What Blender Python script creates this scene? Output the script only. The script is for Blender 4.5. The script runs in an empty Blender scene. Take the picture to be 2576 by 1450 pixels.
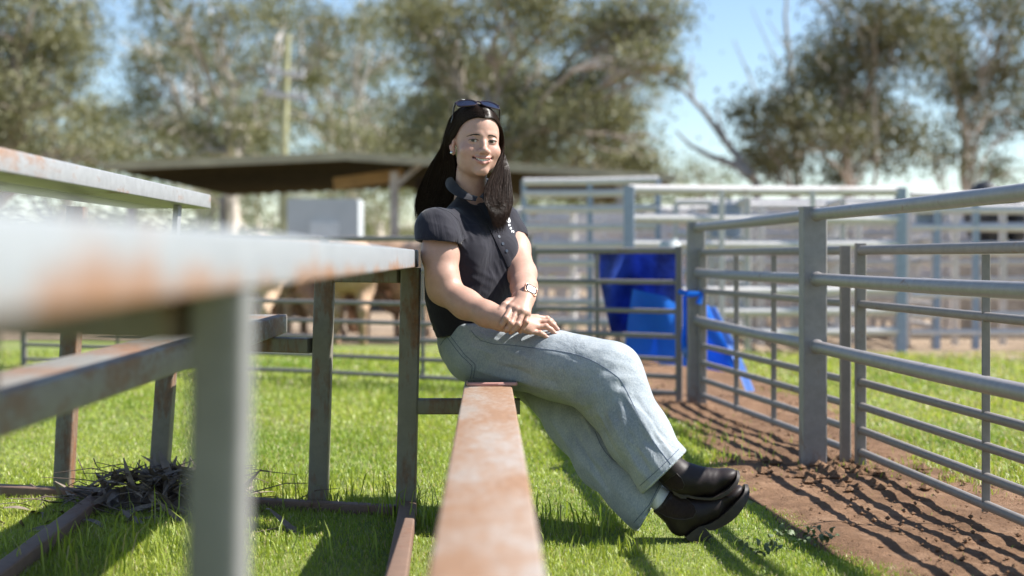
import bpy, math, random
import numpy as np
from mathutils import Vector, Matrix

# ------------------------------------------------------------------ camera, sky, sun, exposure
scene = bpy.context.scene
COL = scene.collection
random.seed(7)
RNG = np.random.default_rng(11)

CAM_H = 0.84            # lens height above the grass (m)
K = 3578.0              # focal length in units of a 2576 px wide frame (50 mm lens)
HOR, CX = 650.0, 1288.0

cam_d = bpy.data.cameras.new('camera')
cam = bpy.data.objects.new('camera', cam_d)
COL.objects.link(cam)
cam.location = (0, 0, CAM_H)
cam.rotation_euler = (math.radians(90), 0, 0)
cam_d.lens = 50.0
cam_d.sensor_width = 36.0
cam_d.shift_y = -75.0 / 2576.0
cam_d.clip_start = 0.05
cam_d.clip_end = 3000.0
cam_d.dof.use_dof = True
cam_d.dof.focus_distance = 4.47
cam_d.dof.aperture_fstop = 1.8
scene.camera = cam

SUN_TAN = 0.97          # sideways shift of a shadow per metre of height
SUN_K = 0.06           # shift towards the camera per metre of height
to_sun = Vector((SUN_TAN, SUN_K, 1.0)).normalized()
sun_el = math.asin(to_sun.z)
sun_az = math.atan2(to_sun.x, to_sun.y)

world = bpy.data.worlds.new('World')
scene.world = world
world.use_nodes = True
wn, wl = world.node_tree.nodes, world.node_tree.links
wn.clear()
w_out = wn.new('ShaderNodeOutputWorld')
w_bg = wn.new('ShaderNodeBackground')
w_sky = wn.new('ShaderNodeTexSky')
w_sky.sky_type = 'NISHITA'
w_sky.sun_disc = False
w_sky.sun_elevation = sun_el
w_sky.sun_rotation = sun_az
w_sky.altitude = 150
w_sky.air_density = 1.0
w_sky.dust_density = 0.25
w_sky.ozone_density = 2.4
w_bg.inputs['Strength'].default_value = 0.085
wl.new(w_sky.outputs[0], w_bg.inputs['Color'])
wl.new(w_bg.outputs[0], w_out.inputs['Surface'])

sun_d = bpy.data.lights.new('sun', 'SUN')
sun_d.energy = 5.0
sun_d.angle = math.radians(0.53)
sun_d.color = (1.0, 0.96, 0.90)
sun = bpy.data.objects.new('sun', sun_d)
sun.rotation_euler = to_sun.to_track_quat('Z', 'Y').to_euler()
COL.objects.link(sun)

scene.view_settings.view_transform = 'Standard'
scene.view_settings.look = 'None'
scene.view_settings.gamma = 1.0
scene.view_settings.exposure = 1.15
try:
    scene.view_settings.use_curve_mapping = False
except Exception:
    pass
scene.render.engine = 'CYCLES'
scene.cycles.use_denoising = True
scene.cycles.max_bounces = 8
scene.cycles.transparent_max_bounces = 8
scene.cycles.sample_clamp_indirect = 6.0

# ------------------------------------------------------------------ helpers
def P(px, py, Y):
    """point seen at (px, py) of the 2576 px wide frame, Y metres away"""
    return np.array([(px - CX) / K * Y, Y, CAM_H - (py - HOR) / K * Y])

def G(px, py):
    return P(px, py, CAM_H * K / (py - HOR))

def rp(r, Y):
    return r / K * Y

def tag(o, label=None, cat=None, group=None, kind=None):
    if label: o['label'] = label
    if cat: o['category'] = cat
    if group: o['group'] = group
    if kind: o['kind'] = kind
    return o

def empty(name, loc, label, cat, group=None):
    o = bpy.data.objects.new(name, None)
    o.empty_display_size = 0.1
    o.location = Vector([float(v) for v in loc])
    COL.objects.link(o)
    return tag(o, label, cat, group)

def wloc(o):
    v = Vector((0, 0, 0))
    while o is not None:
        v += o.location
        o = o.parent
    return v

def mesh_obj(name, verts, faces, mat, parent=None, smooth=False, sharp=None, colors=None, mats=None, fmat=None):
    """ONE mesh object from world-space vertices; parent = its thing or part"""
    v = np.asarray(verts, dtype=np.float64).reshape(-1, 3)
    if parent is not None:
        v = v - np.array(wloc(parent))
    me = bpy.data.meshes.new(name)
    if isinstance(faces, np.ndarray):
        n, c = faces.shape
        me.vertices.add(len(v))
        me.vertices.foreach_set('co', v.astype(np.float32).ravel())
        me.loops.add(n * c)
        me.loops.foreach_set('vertex_index', faces.astype(np.int32).ravel())
        me.polygons.add(n)
        me.polygons.foreach_set('loop_start', np.arange(0, n * c, c, dtype=np.int32))
        me.update(calc_edges=True)
    else:
        me.from_pydata(v.tolist(), [], [tuple(int(i) for i in f) for f in faces])
        me.update()
    for m in (mats or [mat]):
        if m: me.materials.append(m)
    if fmat is not None:
        me.polygons.foreach_set('material_index', np.asarray(fmat, dtype=np.int32))
    if colors is not None:
        a = me.color_attributes.new('Col', 'FLOAT_COLOR', 'POINT')
        c4 = np.ones((len(v), 4), dtype=np.float32)
        c4[:, :3] = colors
        a.data.foreach_set('color', c4.ravel())
    if smooth:
        me.polygons.foreach_set('use_smooth', np.ones(len(me.polygons), dtype=bool))
        if sharp is not None:
            me.set_sharp_from_angle(angle=math.radians(sharp))
    o = bpy.data.objects.new(name, me)
    COL.objects.link(o)
    if parent is not None:
        o.parent = parent
    return o

class MB:
    """collects shapes for one mesh"""
    def __init__(s):
        s.v, s.f = [], []
    def add(s, v, f):
        n = len(s.v)
        s.v += [list(map(float, p)) for p in v]
        s.f += [tuple(i + n for i in q) for q in f]
        return s
    def box(s, c, ax, ay, az, bev=0.0):
        """box with half-axis vectors ax, ay, az; long edges (along ay) rounded by bev"""
        c, ax, ay, az = (np.array(t, float) for t in (c, ax, ay, az))
        lx, lz = np.linalg.norm(ax), np.linalg.norm(az)
        ux, uz = ax / lx, az / lz
        prof = []
        if bev > 0:
            for sx, sz, a0 in ((1, 1, 0), (-1, 1, 90), (-1, -1, 180), (1, -1, 270)):
                for k in range(4):
                    a = math.radians(a0 + 30 * k)
                    prof.append(((lx - bev) * sx + bev * math.cos(a), (lz - bev) * sz + bev * math.sin(a)))
        else:
            prof = [(lx, lz), (-lx, lz), (-lx, -lz), (lx, -lz)]
        n = len(prof)
        v = [c + sgn * ay + ux * x + uz * z for sgn in (-1, 1) for x, z in prof]
        f = [(i, (i + 1) % n, n + (i + 1) % n, n + i) for i in range(n)]
        f += [tuple(range(n - 1, -1, -1)), tuple(range(n, 2 * n))]
        return s.add(v, f)
    def bar(s, p0, p1, w, h, bev=0.004, up=(0, 0, 1)):
        p0, p1, up = (np.array(t, float) for t in (p0, p1, up))
        d = p1 - p0
        L = np.linalg.norm(d); d /= L
        x = np.cross(d, up); x /= np.linalg.norm(x)
        z = np.cross(x, d)
        return s.box((p0 + p1) / 2, x * w / 2, d * L / 2, z * h / 2, bev)
    def tube(s, pts, rad, n=10, cap=True):
        pts = [np.array(p, float) for p in pts]
        if np.isscalar(rad): rad = [rad] * len(pts)
        rings = []
        ref = None
        for i, p in enumerate(pts):
            d = pts[min(i + 1, len(pts) - 1)] - pts[max(i - 1, 0)]
            d /= (np.linalg.norm(d) + 1e-12)
            if ref is None:
                ref = np.array([0, 0, 1.0]) if abs(d[2]) < 0.9 else np.array([1.0, 0, 0])
            x = np.cross(d, ref); x /= (np.linalg.norm(x) + 1e-12)
            y = np.cross(x, d)
            ref = y
            rings.append([p + rad[i] * (x * math.cos(2 * math.pi * k / n) + y * math.sin(2 * math.pi * k / n)) for k in range(n)])
        v = [q for r in rings for q in r]
        f = []
        for i in range(len(rings) - 1):
            for k in range(n):
                f.append((i * n + k, i * n + (k + 1) % n, (i + 1) * n + (k + 1) % n, (i + 1) * n + k))
        if cap:
            f.append(tuple(range(n - 1, -1, -1)))
            b = (len(rings) - 1) * n
            f.append(tuple(range(b, b + n)))
        return s.add(v, f)
    def ell(s, c, r, nu=16, nv=10, R=None):
        v, f = [], []
        for j in range(nv + 1):
            th = math.pi * j / nv
            for i in range(nu):
                ph = 2 * math.pi * i / nu
                q = np.array([r[0] * math.sin(th) * math.cos(ph), r[1] * math.sin(th) * math.sin(ph), r[2] * math.cos(th)])
                if R is not None: q = R @ q
                v.append(np.array(c) + q)
        for j in range(nv):
            for i in range(nu):
                f.append((j * nu + i, (j + 1) * nu + i, (j + 1) * nu + (i + 1) % nu, j * nu + (i + 1) % nu))
        return s.add(v, f)
    def build(s, name, mat, parent=None, smooth=False, sharp=35):
        return mesh_obj(name, s.v, s.f, mat, parent, smooth, sharp)

# ------------------------------------------------------------------ materials
def nt(name):
    m = bpy.data.materials.new(name)
    m.use_nodes = True
    n, l = m.node_tree.nodes, m.node_tree.links
    b = n['Principled BSDF']
    return m, n, l, b

def ramp(n, stops, interp='LINEAR'):
    r = n.new('ShaderNodeValToRGB')
    r.color_ramp.interpolation = interp
    e = r.color_ramp.elements
    while len(e) > 1: e.remove(e[-1])
    for i, (p, c) in enumerate(stops):
        if not hasattr(c, '__len__'): c = (c, c, c)
        if i == 0:
            e[0].position = p; e[0].color = (*c, 1)
        else:
            q = e.new(p); q.color = (*c, 1)
    return r

def noise(n, l, coord, scale, detail=5, rough=0.6, stretch=None, w=0.0):
    t = n.new('ShaderNodeTexNoise')
    t.inputs['Scale'].default_value = scale
    t.inputs['Detail'].default_value = detail
    t.inputs['Roughness'].default_value = rough
    if stretch:
        mp = n.new('ShaderNodeMapping')
        mp.inputs['Scale'].default_value = stretch
        mp.inputs['Location'].default_value = (w, w * 1.7, w * 0.3)
        l.new(coord, mp.inputs['Vector'])
        coord = mp.outputs[0]
    l.new(coord, t.inputs['Vector'])
    return t.outputs['Fac']

def mixc(n, l, fac, a, b, blend='MIX'):
    m = n.new('ShaderNodeMix')
    m.data_type = 'RGBA'
    m.blend_type = blend
    for s, v in ((0, fac), (6, a), (7, b)):
        if hasattr(v, 'is_output') or hasattr(v, 'links'):
            l.new(v, m.inputs[s])
        elif s == 0:
            m.inputs[0].default_value = v
        else:
            m.inputs[s].default_value = (*v, 1)
    return m.outputs[2]

def math_n(n, l, op, a, b=0.0, clamp=False):
    m = n.new('ShaderNodeMath')
    m.operation = op
    m.use_clamp = clamp
    for i, v in enumerate((a, b)):
        if hasattr(v, 'links'): l.new(v, m.inputs[i])
        else: m.inputs[i].default_value = v
    return m.outputs[0]

def bump(n, l, b, h, strength, dist):
    bp = n.new('ShaderNodeBump')
    bp.inputs['Strength'].default_value = strength
    bp.inputs['Distance'].default_value = dist
    l.new(h, bp.inputs['Height'])
    l.new(bp.outputs[0], b.inputs['Normal'])
    return bp

def wpos(n):
    return n.new('ShaderNodeNewGeometry').outputs['Position']

def ocoord(n):
    return n.new('ShaderNodeTexCoord').outputs['Object']

def simple(name, col, rough=0.5, metal=0.0, var=0.15, scale=20.0, bumps=0.0, spec=0.5):
    m, n, l, b = nt(name)
    c = ocoord(n)
    f = noise(n, l, c, scale, 4)
    lo = tuple(x * (1 - var) for x in col); hi = tuple(min(1, x * (1 + var)) for x in col)
    r = ramp(n, [(0.3, lo), (0.7, hi)])
    l.new(f, r.inputs[0]); l.new(r.outputs[0], b.inputs['Base Color'])
    b.inputs['Roughness'].default_value = rough
    b.inputs['Metallic'].default_value = metal
    b.inputs['Specular IOR Level'].default_value = spec
    if bumps: bump(n, l, b, f, 1.0, bumps)
    return m

def painted_steel(name, paint, rust_at, stretch, rough=0.45, edge=None, rustcol=((0.16, 0.05, 0.018), (0.34, 0.13, 0.05))):
    """old paint with rust stains; rust_at = noise level where rust starts; edge = (axis z low, z high) world band where rust gathers"""
    m, n, l, b = nt(name)
    c = wpos(n)
    f1 = noise(n, l, c, 6.0, 7, 0.68, stretch)
    f2 = noise(n, l, c, 55.0, 4, 0.6, stretch, 3.0)
    f = math_n(n, l, 'ADD', math_n(n, l, 'MULTIPLY', f1, 0.8), math_n(n, l, 'MULTIPLY', f2, 0.2))
    if edge:
        sep = n.new('ShaderNodeSeparateXYZ'); l.new(c, sep.inputs[0])
        mr = n.new('ShaderNodeMapRange')
        mr.inputs[1].default_value = edge[0]; mr.inputs[2].default_value = edge[1]
        mr.inputs[3].default_value = edge[2]; mr.inputs[4].default_value = 0.0
        l.new(sep.outputs[2], mr.inputs[0])
        f = math_n(n, l, 'ADD', f, mr.outputs[0])
    fac = ramp(n, [(rust_at, 0.0), (rust_at + 0.06, 0.55), (rust_at + 0.16, 1.0)])
    l.new(f, fac.inputs[0])
    f3 = noise(n, l, c, 25.0, 6, 0.7)
    pr = ramp(n, [(0.25, tuple(x * 0.78 for x in paint)), (0.6, paint), (0.8, tuple(min(1, x * 1.08) for x in paint))])
    l.new(f3, pr.inputs[0])
    rr = ramp(n, [(0.3, rustcol[0]), (0.7, rustcol[1])])
    l.new(noise(n, l, c, 70.0, 5, 0.7), rr.inputs[0])
    l.new(mixc(n, l, fac.outputs[0], pr.outputs[0], rr.outputs[0]), b.inputs['Base Color'])
    ro = n.new('ShaderNodeMapRange')
    ro.inputs[3].default_value = rough; ro.inputs[4].default_value = 0.85
    l.new(fac.outputs[0], ro.inputs[0]); l.new(ro.outputs[0], b.inputs['Roughness'])
    bump(n, l, b, f, 0.25, 0.003)
    return m

M = {}
M['plank'] = painted_steel('plank_paint', (0.285, 0.29, 0.295), 0.56, (1, 0.35, 1), 0.38, rustcol=((0.17, 0.085, 0.045), (0.30, 0.17, 0.10)))
M['seat'] = painted_steel('seat_paint_worn', (0.355, 0.30, 0.255), 0.43, (1, 0.3, 1), 0.4, rustcol=((0.17, 0.09, 0.048), (0.30, 0.18, 0.108)))
M['tier2'] = painted_steel('second_tier_paint', (0.285, 0.30, 0.315), 0.58, (1, 0.35, 0.4), 0.38, edge=(0.80, 0.848, 0.26), rustcol=((0.17, 0.075, 0.032), (0.29, 0.155, 0.08)))
M['frame'] = painted_steel('frame_paint', (0.185, 0.17, 0.135), 0.475, (1, 1, 0.35), 0.55, rustcol=((0.09, 0.035, 0.015), (0.22, 0.09, 0.035)))
M['foot'] = painted_steel('foot_plank_paint', (0.23, 0.22, 0.20), 0.47, (1, 0.35, 1), 0.5, rustcol=((0.13, 0.065, 0.035), (0.27, 0.15, 0.085)))
M['near_leg'] = painted_steel('near_leg_paint', (0.20, 0.20, 0.193), 0.66, (1, 1, 0.4), 0.5)
M['base'] = painted_steel('base_rail_rust', (0.17, 0.105, 0.075), 0.52, (1, 0.4, 1), 0.75, rustcol=((0.085, 0.04, 0.025), (0.20, 0.10, 0.06)))
M['galv'] = painted_steel('galvanised_steel', (0.30, 0.28, 0.275), 0.605, (1, 0.5, 1), 0.42, rustcol=((0.14, 0.06, 0.03), (0.30, 0.15, 0.08)))
M['galv_post'] = painted_steel('galvanised_post', (0.265, 0.25, 0.245), 0.60, (1, 1, 0.5), 0.5, edge=(0.0, 0.22, 0.16), rustcol=((0.13, 0.06, 0.035), (0.26, 0.14, 0.08)))
M['panel'] = painted_steel('panel_steel', (0.225, 0.205, 0.19), 0.60, (1, 0.5, 1), 0.5, rustcol=((0.16, 0.09, 0.05), (0.28, 0.16, 0.09)))
M['yard'] = painted_steel('yard_rail_steel', (0.62, 0.59, 0.57), 0.60, (0.5, 1, 1), 0.42, rustcol=((0.20, 0.12, 0.08), (0.36, 0.24, 0.17)))
M['yard_post'] = simple('yard_post_sky_tint', (0.27, 0.32, 0.41), 0.45, 0, 0.12)  # bluish: the sky's reflection is put into the base colour
for k in ('galv',):
    M[k].node_tree.nodes['Principled BSDF'].inputs['Metallic'].default_value = 0.12

# ------------------------------------------------------------------ ground
def fbm2(x, y, seed=0, octaves=5, f0=1.0):
    r = np.random.default_rng(seed)
    out = np.zeros_like(x, dtype=float)
    amp, f = 1.0, f0
    for o in range(octaves):
        for _ in range(3):
            a = r.uniform(0, 2 * np.pi); ph = r.uniform(0, 2 * np.pi)
            out += amp * np.sin(f * (x * np.cos(a) + y * np.sin(a)) + ph + 1.3 * np.sin(0.7 * f * (x * np.sin(a) - y * np.cos(a)) + ph * 2)) / 3
        amp *= 0.55; f *= 2.03
    return out

def vnoise(x, y, f, seed):
    x = x * f + 100.0; y = y * f + 100.0
    T = np.random.default_rng(seed).random((512, 512))
    i, j = np.floor(x).astype(int), np.floor(y).astype(int)
    u, v = x - i, y - j
    u = u * u * (3 - 2 * u); v = v * v * (3 - 2 * v)
    g = lambda a, b: T[a % 512, b % 512]
    return (g(i, j) * (1 - u) + g(i + 1, j) * u) * (1 - v) + (g(i, j + 1) * (1 - u) + g(i + 1, j + 1) * u) * v - 0.5

def strip_left(y):
    return 0.83 + 0.03 * (8 - y) + 0.05 * np.sin(2.1 * y) + 0.03 * np.sin(5.3 * y + 1)

def strip_right(y):
    return 1.72 + 0.04 * np.sin(1.7 * y) + 0.05 * np.sin(4.1 * y)

def ground_mat():
    m, n, l, b = nt('turf_soil')
    c = wpos(n)
    f = noise(n, l, c, 0.55, 6, 0.6)
    f2 = noise(n, l, c, 9.0, 6, 0.7)
    green = ramp(n, [(0.3, (0.10, 0.14, 0.025)), (0.55, (0.19, 0.23, 0.05)), (0.75, (0.27, 0.27, 0.09))])
    l.new(f2, green.inputs[0])
    dry = ramp(n, [(0.3, (0.20, 0.17, 0.075)), (0.7, (0.30, 0.25, 0.13))])
    l.new(f2, dry.inputs[0])
    fac = ramp(n, [(0.52, 0.0), (0.66, 0.75)])
    l.new(f, fac.inputs[0])
    l.new(mixc(n, l, fac.outputs[0], green.outputs[0], dry.outputs[0]), b.inputs['Base Color'])
    b.inputs['Roughness'].default_value = 0.95
    bump(n, l, b, noise(n, l, c, 60, 5, 0.7), 0.8, 0.02)
    return m

def dirt_mat(name, a, bcol, scale=7.0):
    m, n, l, b = nt(name)
    c = wpos(n)
    f = noise(n, l, c, scale, 8, 0.72)
    r = ramp(n, [(0.28, tuple(x * 0.62 for x in a)), (0.5, a), (0.72, bcol)])
    l.new(f, r.inputs[0])
    f2 = noise(n, l, c, 1.1, 4, 0.6)
    r2 = ramp(n, [(0.35, 0.82), (0.65, 1.08)])
    l.new(f2, r2.inputs[0])
    l.new(mixc(n, l, 1.0, r.outputs[0], r2.outputs[0], 'MULTIPLY'), b.inputs['Base Color'])
    b.inputs['Roughness'].default_value = 1.0
    b.inputs['Specular IOR Level'].default_value = 0.15
    bump(n, l, b, noise(n, l, c, 38, 8, 0.75), 0.9, 0.025)
    return m

M['soil'] = ground_mat()
M['dirt'] = dirt_mat('track_dirt', (0.235, 0.138, 0.082), (0.35, 0.222, 0.14))
M['yard_dirt'] = dirt_mat('yard_dirt', (0.33, 0.25, 0.18), (0.45, 0.36, 0.27), 3.0)

gr = MB()
gr.add([(-900, -30, 0), (900, -30, 0), (900, 1800, 0), (-900, 1800, 0)], [(0, 1, 2, 3)])
tag(gr.build('ground', M['soil']), kind='structure')

# dirt track along the rail fence: a sheet with its own relief
ny, nx = 900, 110
yy = np.linspace(2.6, 12.2, ny)
ss = np.linspace(0, 1, nx)
Yg, Sg = np.meshgrid(yy, ss, indexing='ij')
Xl = strip_left(Yg) - 0.08; Xr = strip_right(Yg) + 0.08
Xg = Xl + (Xr - Xl) * Sg
edge = np.clip(np.minimum(Sg, 1 - Sg) * 9, 0, 1)
Zg = 0.004 + edge * (0.010 + 0.018 * vnoise(Xg, Yg, 3.1, 1) + 0.010 * vnoise(Xg, Yg, 9.0, 2) + 0.005 * vnoise(Xg, Yg, 24.0, 3) + 0.003 * vnoise(Xg, Yg, 60.0, 4))
Zg = np.maximum(Zg, 0.004)
vid = np.arange(ny * nx).reshape(ny, nx)
q = np.stack([vid[:-1, :-1], vid[:-1, 1:], vid[1:, 1:], vid[1:, :-1]], -1).reshape(-1, 4)
tag(mesh_obj('dirt_track', np.stack([Xg, Yg, Zg], -1).reshape(-1, 3), q, M['dirt'], smooth=True), kind='structure')

yd = MB()
xs = np.linspace(-40, 60, 60)
front = [12.0 + 0.5 * math.sin(0.9 * x) + 0.25 * math.sin(2.3 * x) + (2.3 if x < 1.0 else 0) for x in xs]
yd.add([(x, f, 0.006) for x, f in zip(xs, front)] + [(x, 46.0, 0.006) for x in xs],
       [(i, i + 1, 60 + i + 1, 60 + i) for i in range(59)])
tag(yd.build('yard_dirt', M['yard_dirt']), kind='structure')

# clods and pebbles lying on the track
ck = MB()
ico = [(0, 0, 1), (0.9, 0, 0.2), (0.2, 0.85, 0.1), (-0.8, 0.3, 0.2), (-0.3, -0.85, 0.1), (0.5, -0.7, 0.2), (0, 0, -0.8)]
icf = [(0, 1, 2), (0, 2, 3), (0, 3, 4), (0, 4, 5), (0, 5, 1), (6, 2, 1), (6, 3, 2), (6, 4, 3), (6, 5, 4), (6, 1, 5)]
for i in range(1500):
    y = 3.4 + 6.0 * RNG.random() ** 1.5
    x = strip_left(y) + (strip_right(y) - strip_left(y)) * RNG.random()
    s = 0.003 + 0.011 * RNG.random() ** 4
    if RNG.random() < 0.05: 
        x = 1.28 + 0.14 * RNG.normal(); y = 5.55 + 0.2 * RNG.normal(); s = 0.01 + 0.025 * RNG.random()
    a = RNG.uniform(0, 6.28)
    ck.add([(x + s * (p[0] * math.cos(a) - p[1] * math.sin(a)) * RNG.uniform(.7, 1.3), y + s * (p[0] * math.sin(a) + p[1] * math.cos(a)) * RNG.uniform(.7, 1.3), 0.018 + s * p[2] * 0.7) for p in ico], icf)
tag(ck.build('dirt_clods', M['dirt']), kind='stuff')

# ------------------------------------------------------------------ grass
def leaf_mat(name, rough=0.5, trans=0.35, tcol=(1.0, 1.0, 0.55)):
    m, n, l, b = nt(name)
    a = n.new('ShaderNodeVertexColor'); a.layer_name = 'Col'
    l.new(a.outputs['Color'], b.inputs['Base Color'])
    b.inputs['Roughness'].default_value = rough
    tr = n.new('ShaderNodeBsdfTranslucent')
    l.new(mixc(n, l, 1.0, a.outputs['Color'], tcol, 'MULTIPLY'), tr.inputs['Color'])
    mx = n.new('ShaderNodeMixShader')
    mx.inputs[0].default_value = trans
    l.new(b.outputs[0], mx.inputs[1]); l.new(tr.outputs[0], mx.inputs[2])
    l.new(mx.outputs[0], n['Material Output'].inputs['Surface'])
    return m

M['grass'] = leaf_mat('grass_blades', 0.45, 0.45)
M['gumleaf'] = leaf_mat('gum_leaves', 0.55, 0.25)

def blades(x, y, h, w, lean, colr, rng):
    n = len(x)
    a = rng.uniform(0, 2 * np.pi, n)
    ca, sa = np.cos(a), np.sin(a)
    b = a + np.pi / 2 + rng.normal(0, 0.5, n)
    lx, ly = np.cos(b) * lean * h, np.sin(b) * lean * h
    v = np.zeros((n, 5, 3))
    v[:, 0] = np.stack([x - ca * w / 2, y - sa * w / 2, np.zeros(n)], -1)
    v[:, 1] = np.stack([x + ca * w / 2, y + sa * w / 2, np.zeros(n)], -1)
    v[:, 2] = np.stack([x + ca * w * .45 + lx * .35, y + sa * w * .45 + ly * .35, h * .62], -1)
    v[:, 3] = np.stack([x - ca * w * .45 + lx * .35, y - sa * w * .45 + ly * .35, h * .62], -1)
    v[:, 4] = np.stack([x + lx, y + ly, h * (1 - 0.25 * lean)], -1)
    base = (np.arange(n) * 5)[:, None]
    f = np.concatenate([base + [0, 1, 2], base + [0, 2, 3], base + [3, 2, 4]], 1).reshape(-1, 3)
    c = np.repeat(colr, 5, axis=0)
    return v.reshape(-1, 3), f, c

def grass_colour(x, y, rng, dry):
    n = len(x)
    t = np.clip(0.5 + 0.35 * fbm2(x, y, 21, 4, 2.2) + rng.normal(0, 0.18, n), 0, 1)[:, None]
    c = (1 - t) * np.array([0.185, 0.295, 0.030]) + t * np.array([0.44, 0.49, 0.085])
    d = (rng.random(n) < dry)[:, None]
    straw = np.array([0.52, 0.45, 0.25]) * rng.uniform(0.7, 1.15, (n, 1))
    return np.where(d, straw, c)

gv, gf, gc = [], [], []
off = 0
def put(v, f, c):
    global off
    gv.append(v); gf.append(f + off); gc.append(c); off += len(v)

for y0, y1, dens, hh, ww in ((3.2, 5.0, 25000, 0.021, 0.0023), (5.0, 7.0, 11500, 0.024, 0.0034), (7.0, 9.5, 4000, 0.034, 0.0055), (9.5, 12.6, 1500, 0.038, 0.009)):
    ym = y1
    n = int(dens * (2 * 0.375 * ym + 1.0) * (y1 - y0))
    y = RNG.uniform(y0, y1, n)
    x = RNG.uniform(-0.375 * ym - 0.5, 0.375 * ym + 0.5, n)
    keep = np.abs(x) < 0.372 * y + 0.55
    e = 0.09 * fbm2(x, y, 8, 4, 6.0)
    inside = (x > strip_left(y) + e) & (x < strip_right(y) + e * 1.5)
    keep &= ~inside | (RNG.random(n) < 0.012)
    thin = np.clip(0.5 + 0.6 * fbm2(x, y, 15, 4, 1.6), 0.12, 1.0)
    keep &= RNG.random(n) < (0.45 + 0.55 * thin)
    x, y = x[keep], y[keep]
    n = len(x)
    tall = np.clip(fbm2(x, y, 5, 4, 1.9), -0.6, 1.0)
    h = hh * (0.85 + 0.45 * tall) * RNG.uniform(0.5, 1.45, n)
    h = h * np.clip(np.hypot(x - P(1755, 0, 4.1)[0], (y - 4.1) * 0.9) / 0.42, 0.40, 1.0)
    dry = np.where(x > 1.6, 0.30, 0.10)
    put(*blades(x, y, h, ww * RNG.uniform(0.7, 1.3, n), RNG.uniform(0.15, 0.95, n), grass_colour(x, y, RNG, dry), RNG))
# longer tufts beside the legs and rails, where nothing mows them
tufts = [(G(690, 1272), 26, .07, .06), (G(760, 1274), 26, .07, .06), (G(850, 1278), 26, .07, .055), (G(910, 1284), 26, .06, .055), (G(970, 1290), 26, .05, .06), (G(690, 1250), 70, .12, .10), (G(660, 1235), 60, .08, .13), (G(815, 1275), 40, .06, .11), (G(1045, 1300), 36, .06, .12), (G(1065, 1330), 30, .05, .09), (G(935, 1275), 16, .10, .17),
         (G(1430, 1330), 60, .10, .08), (G(1480, 1345), 60, .10, .07), (G(1395, 1310), 30, .05, .09), (G(1560, 1400), 70, .08, .06), (G(1690, 1375), 7, .10, .07), (G(1830, 1380), 6, .12, .05),
         (G(330, 1400), 70, .14, .12), (G(420, 1330), 30, .06, .12), (G(250, 1440), 50, .12, .12), (G(1770, 1120), 90, .12, .07), (G(1830, 1165), 80, .10, .06), (G(1720, 1090), 60, .10, .06),
         (G(2450, 1200), 160, .25, .06), (G(2380, 1190), 120, .22, .05), (G(690, 1420), 20, .15, .10), (G(740, 1380), 20, .12, .08)]
for p, n, sp, hh in tufts:
    x = p[0] + RNG.normal(0, sp, n); y = p[1] + RNG.normal(0, sp * 0.8, n)
    h = hh * RNG.uniform(0.45, 1.25, n)
    put(*blades(x, y, h, 0.0045 * RNG.uniform(0.7, 1.3, n), RNG.uniform(0.1, 0.8, n), grass_colour(x, y, RNG, 0.05) * 0.85, RNG))
go = mesh_obj('grass', np.concatenate(gv), np.concatenate(gf), M['grass'], colors=np.concatenate(gc))
tag(go, kind='stuff')

# ------------------------------------------------------------------ eucalypts
M['bark'] = simple('gum_bark', (0.34, 0.29, 0.25), 0.8, 0, 0.45, 1.6, 0.02)
M['bark_pale'] = simple('pale_gum_bark', (0.55, 0.48, 0.43), 0.7, 0, 0.5, 1.3, 0.02)
M['deadwood'] = simple('dead_wood', (0.27, 0.25, 0.23), 0.85, 0, 0.3, 3.0, 0.02)

def curve_pts(a, b, sag, rng, n=6):
    a, b = np.array(a), np.array(b)
    L = np.linalg.norm(b - a)
    w = rng.normal(0, 0.10 * L, (n + 1, 3)); w[0] = 0; w[-1] = 0
    t = np.linspace(0, 1, n + 1)[:, None]
    w = (w + np.roll(w, 1, 0) + np.roll(w, -1, 0)) / 3; w[0] = 0; w[-1] = 0
    p = a + (b - a) * t + w
    p[:, 2] += sag * L * 4 * (t * (1 - t))[:, 0]
    return p

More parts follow.
